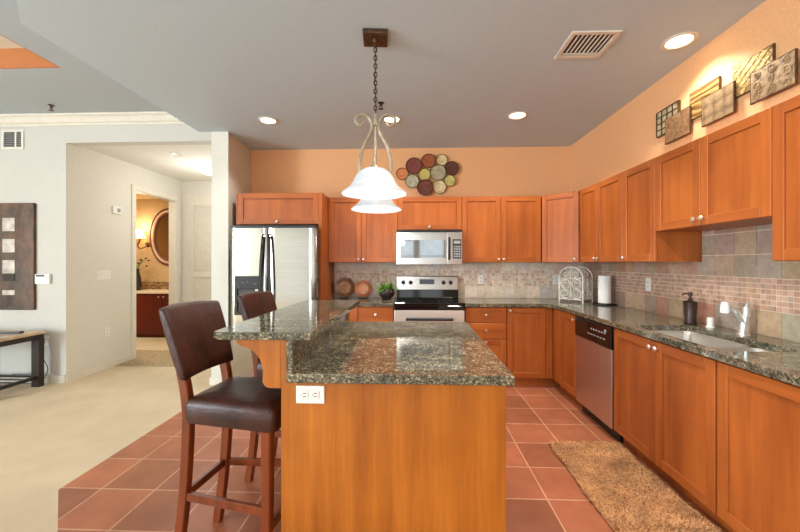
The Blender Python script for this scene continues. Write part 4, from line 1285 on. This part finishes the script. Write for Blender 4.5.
o = m.build('power_cable', 'black'); tag(o, 'loose black power cables hanging behind the console table', 'cable')
outlet('white outlet behind the console table holding the black cables', (-4.16, YL, 0.48))
outlet('wide white switch plate on the cream hall wall', (XH, 4.46, 1.203), R(90), switch=True, gangs=4)
outlet('small white outlet low on the cream hall wall', (XH, 4.51, 0.47), R(90))
tm = thing('thermostat', 'small white thermostat high on the cream hall wall', 'thermostat', (XH, 4.65, 2.05), R(90))
MB().box(-0.065, 0.065, -0.025, 0, -0.05, 0.05, 0, 0.004, 2).build('case', 'white_plastic', tm)
MB().box(-0.005, 0.045, -0.027, -0.022, -0.025, 0.025).build('screen', 'grey_plastic', tm)

# ------------------------------------------------------------------ bathroom beyond the hall
vn = thing('vanity_cabinet', 'dark cherry vanity with cream top seen through the bathroom doorway', 'vanity', (-5.0, 6.40, 0))
MB().box(-1.0, 0.92, 0.02, 0.585, 0.06, 0.80).box(-1.0, 0.92, 0.08, 0.585, 0, 0.06).build('body', 'dark_cherry', vn)
for i in range(4):
    x0 = -1.0 + 0.48 * i
    d_ = MB().box(x0 + 0.004, x0 + 0.476, 0, 0.019, 0.07, 0.79, 0, 0.003).build('door', 'dark_cherry', vn)
    knob_mb(x0 + (0.435 if i % 2 == 0 else 0.045), 0.74).build('knob', 'knob', d_)
MB().box(-1.02, 0.93, -0.02, 0.598, 0.80, 0.835, 0, 0.004).build('top', 'stone_top', vn)
b = MB().box(-1.02, 0.93, 0.588, 0.598, 0.836, 0.99, 1)
for j in range(5):
    for i in range(58):
        b.box(-1.02 + 0.0336 * i + 0.002, -1.02 + 0.0336 * (i + 1) - 0.002, 0.584, 0.589, 0.838 + 0.03 * j + 0.002, 0.838 + 0.03 * (j + 1) - 0.002, 0, 0, 1, jit(random.choice([(168, 130, 84), (128, 92, 58), (196, 160, 110)])))
b.build('mosaic_splash', ['slate', 'grout'], vn)
mr = thing('oval_mirror', 'oval brown and tan framed mirror on the golden bathroom wall', 'mirror', (-4.83, 7.0, 1.87))
def oval(a, h_, y, n=48): return [(a * math.cos(2 * math.pi * i / n), y, h_ * math.sin(2 * math.pi * i / n)) for i in range(n)]
MB().lathe([(1.0, 0.004), (1.0, 0.010), (0.002, 0.010)], (0, 0, 0), 48, axis='y').move(Matrix.Diagonal((0.27, 1, 0.45, 1))).build('glass', 'mirror', mr)
MB().tube(oval(0.285, 0.465, -0.014), 0.022, 8, closed=True).build('inner_frame', 'frame_brown', mr)
MB().tube(oval(0.325, 0.505, -0.016), 0.026, 8, closed=True).build('middle_frame', 'frame_tan', mr)
MB().tube(oval(0.365, 0.545, -0.014), 0.022, 8, closed=True).build('outer_frame', 'frame_brown', mr)
sc = thing('wall_sconce', 'bronze scroll wall sconce with a glowing shade left of the oval mirror', 'wall lamp', (-5.30, 7.0, 1.72))
MB().lathe([(0.05, 0), (0.05, 0.012), (0.03, 0.02), (0.01, 0.022)], (0.04, 0, 0.0), 20, axis='y').build('backplate', 'dark_bronze', sc)
MB().tube(smooth_path([(0.04, -0.02, 0.0), (0.03, -0.09, -0.06), (-0.03, -0.13, -0.08), (-0.07, -0.13, -0.02), (-0.03, -0.13, 0.05), (-0.03, -0.13, 0.11)], 6), 0.012, 8).build('arm', 'dark_bronze', sc)
MB().lathe([(0.11, 0.12), (0.085, 0.19), (0.06, 0.25), (0.055, 0.27)], (-0.03, -0.13, 0), 28, cap=False).build('lamp_shade', 'sconce_shade', sc)
l = bpy.data.lights.new('sconce_glow', 'POINT'); l.energy = 8; l.color = (1, 0.78, 0.50); l.shadow_soft_size = 0.06
o = bpy.data.objects.new('sconce_glow', l); COL.objects.link(o); o.location = (-0.03, -0.2, 0.32); o.parent = sc
l = bpy.data.lights.new('bath_ceiling_glow', 'AREA'); l.energy = 26; l.size = 0.5; l.color = (1, 0.90, 0.72)
o = bpy.data.objects.new('bath_ceiling_glow', l); COL.objects.link(o); o.location = (-4.9, 5.6, 2.6)
vs = thing('flower_vase', 'slim dark vase of dark flowers standing on the cream vanity top', 'vase', (-5.26, 6.72, 0.835))
MB().lathe([(0.05, 0), (0.06, 0.01), (0.075, 0.12), (0.06, 0.24), (0.035, 0.33), (0.03, 0.38), (0.042, 0.41)], (0, 0, 0), 24).build('vase', 'pot', vs)
m = MB(); q = MB()
for i in range(9):
    a = random.uniform(0, 6.28); e = (0.16 * math.cos(a) + random.uniform(-0.05, 0.12), 0.06 * math.sin(a), random.uniform(0.46, 0.60))
    m.tube(smooth_path([(0, 0, 0.38), (e[0] * 0.4, e[1] * 0.4, e[2] - 0.06), e], 4), 0.004, 6)
    for k_ in range(1):
        q.lathe([(0.003, -0.018), (0.022, -0.006), (0.026, 0.006), (0.003, 0.02)], (e[0] + random.uniform(-0.025, 0.025), e[1] + random.uniform(-0.02, 0.02), e[2] + random.uniform(-0.02, 0.02)), 8)
m.build('stem', 'leaf', vs); q.build('flowers', 'frame_brown', vs)
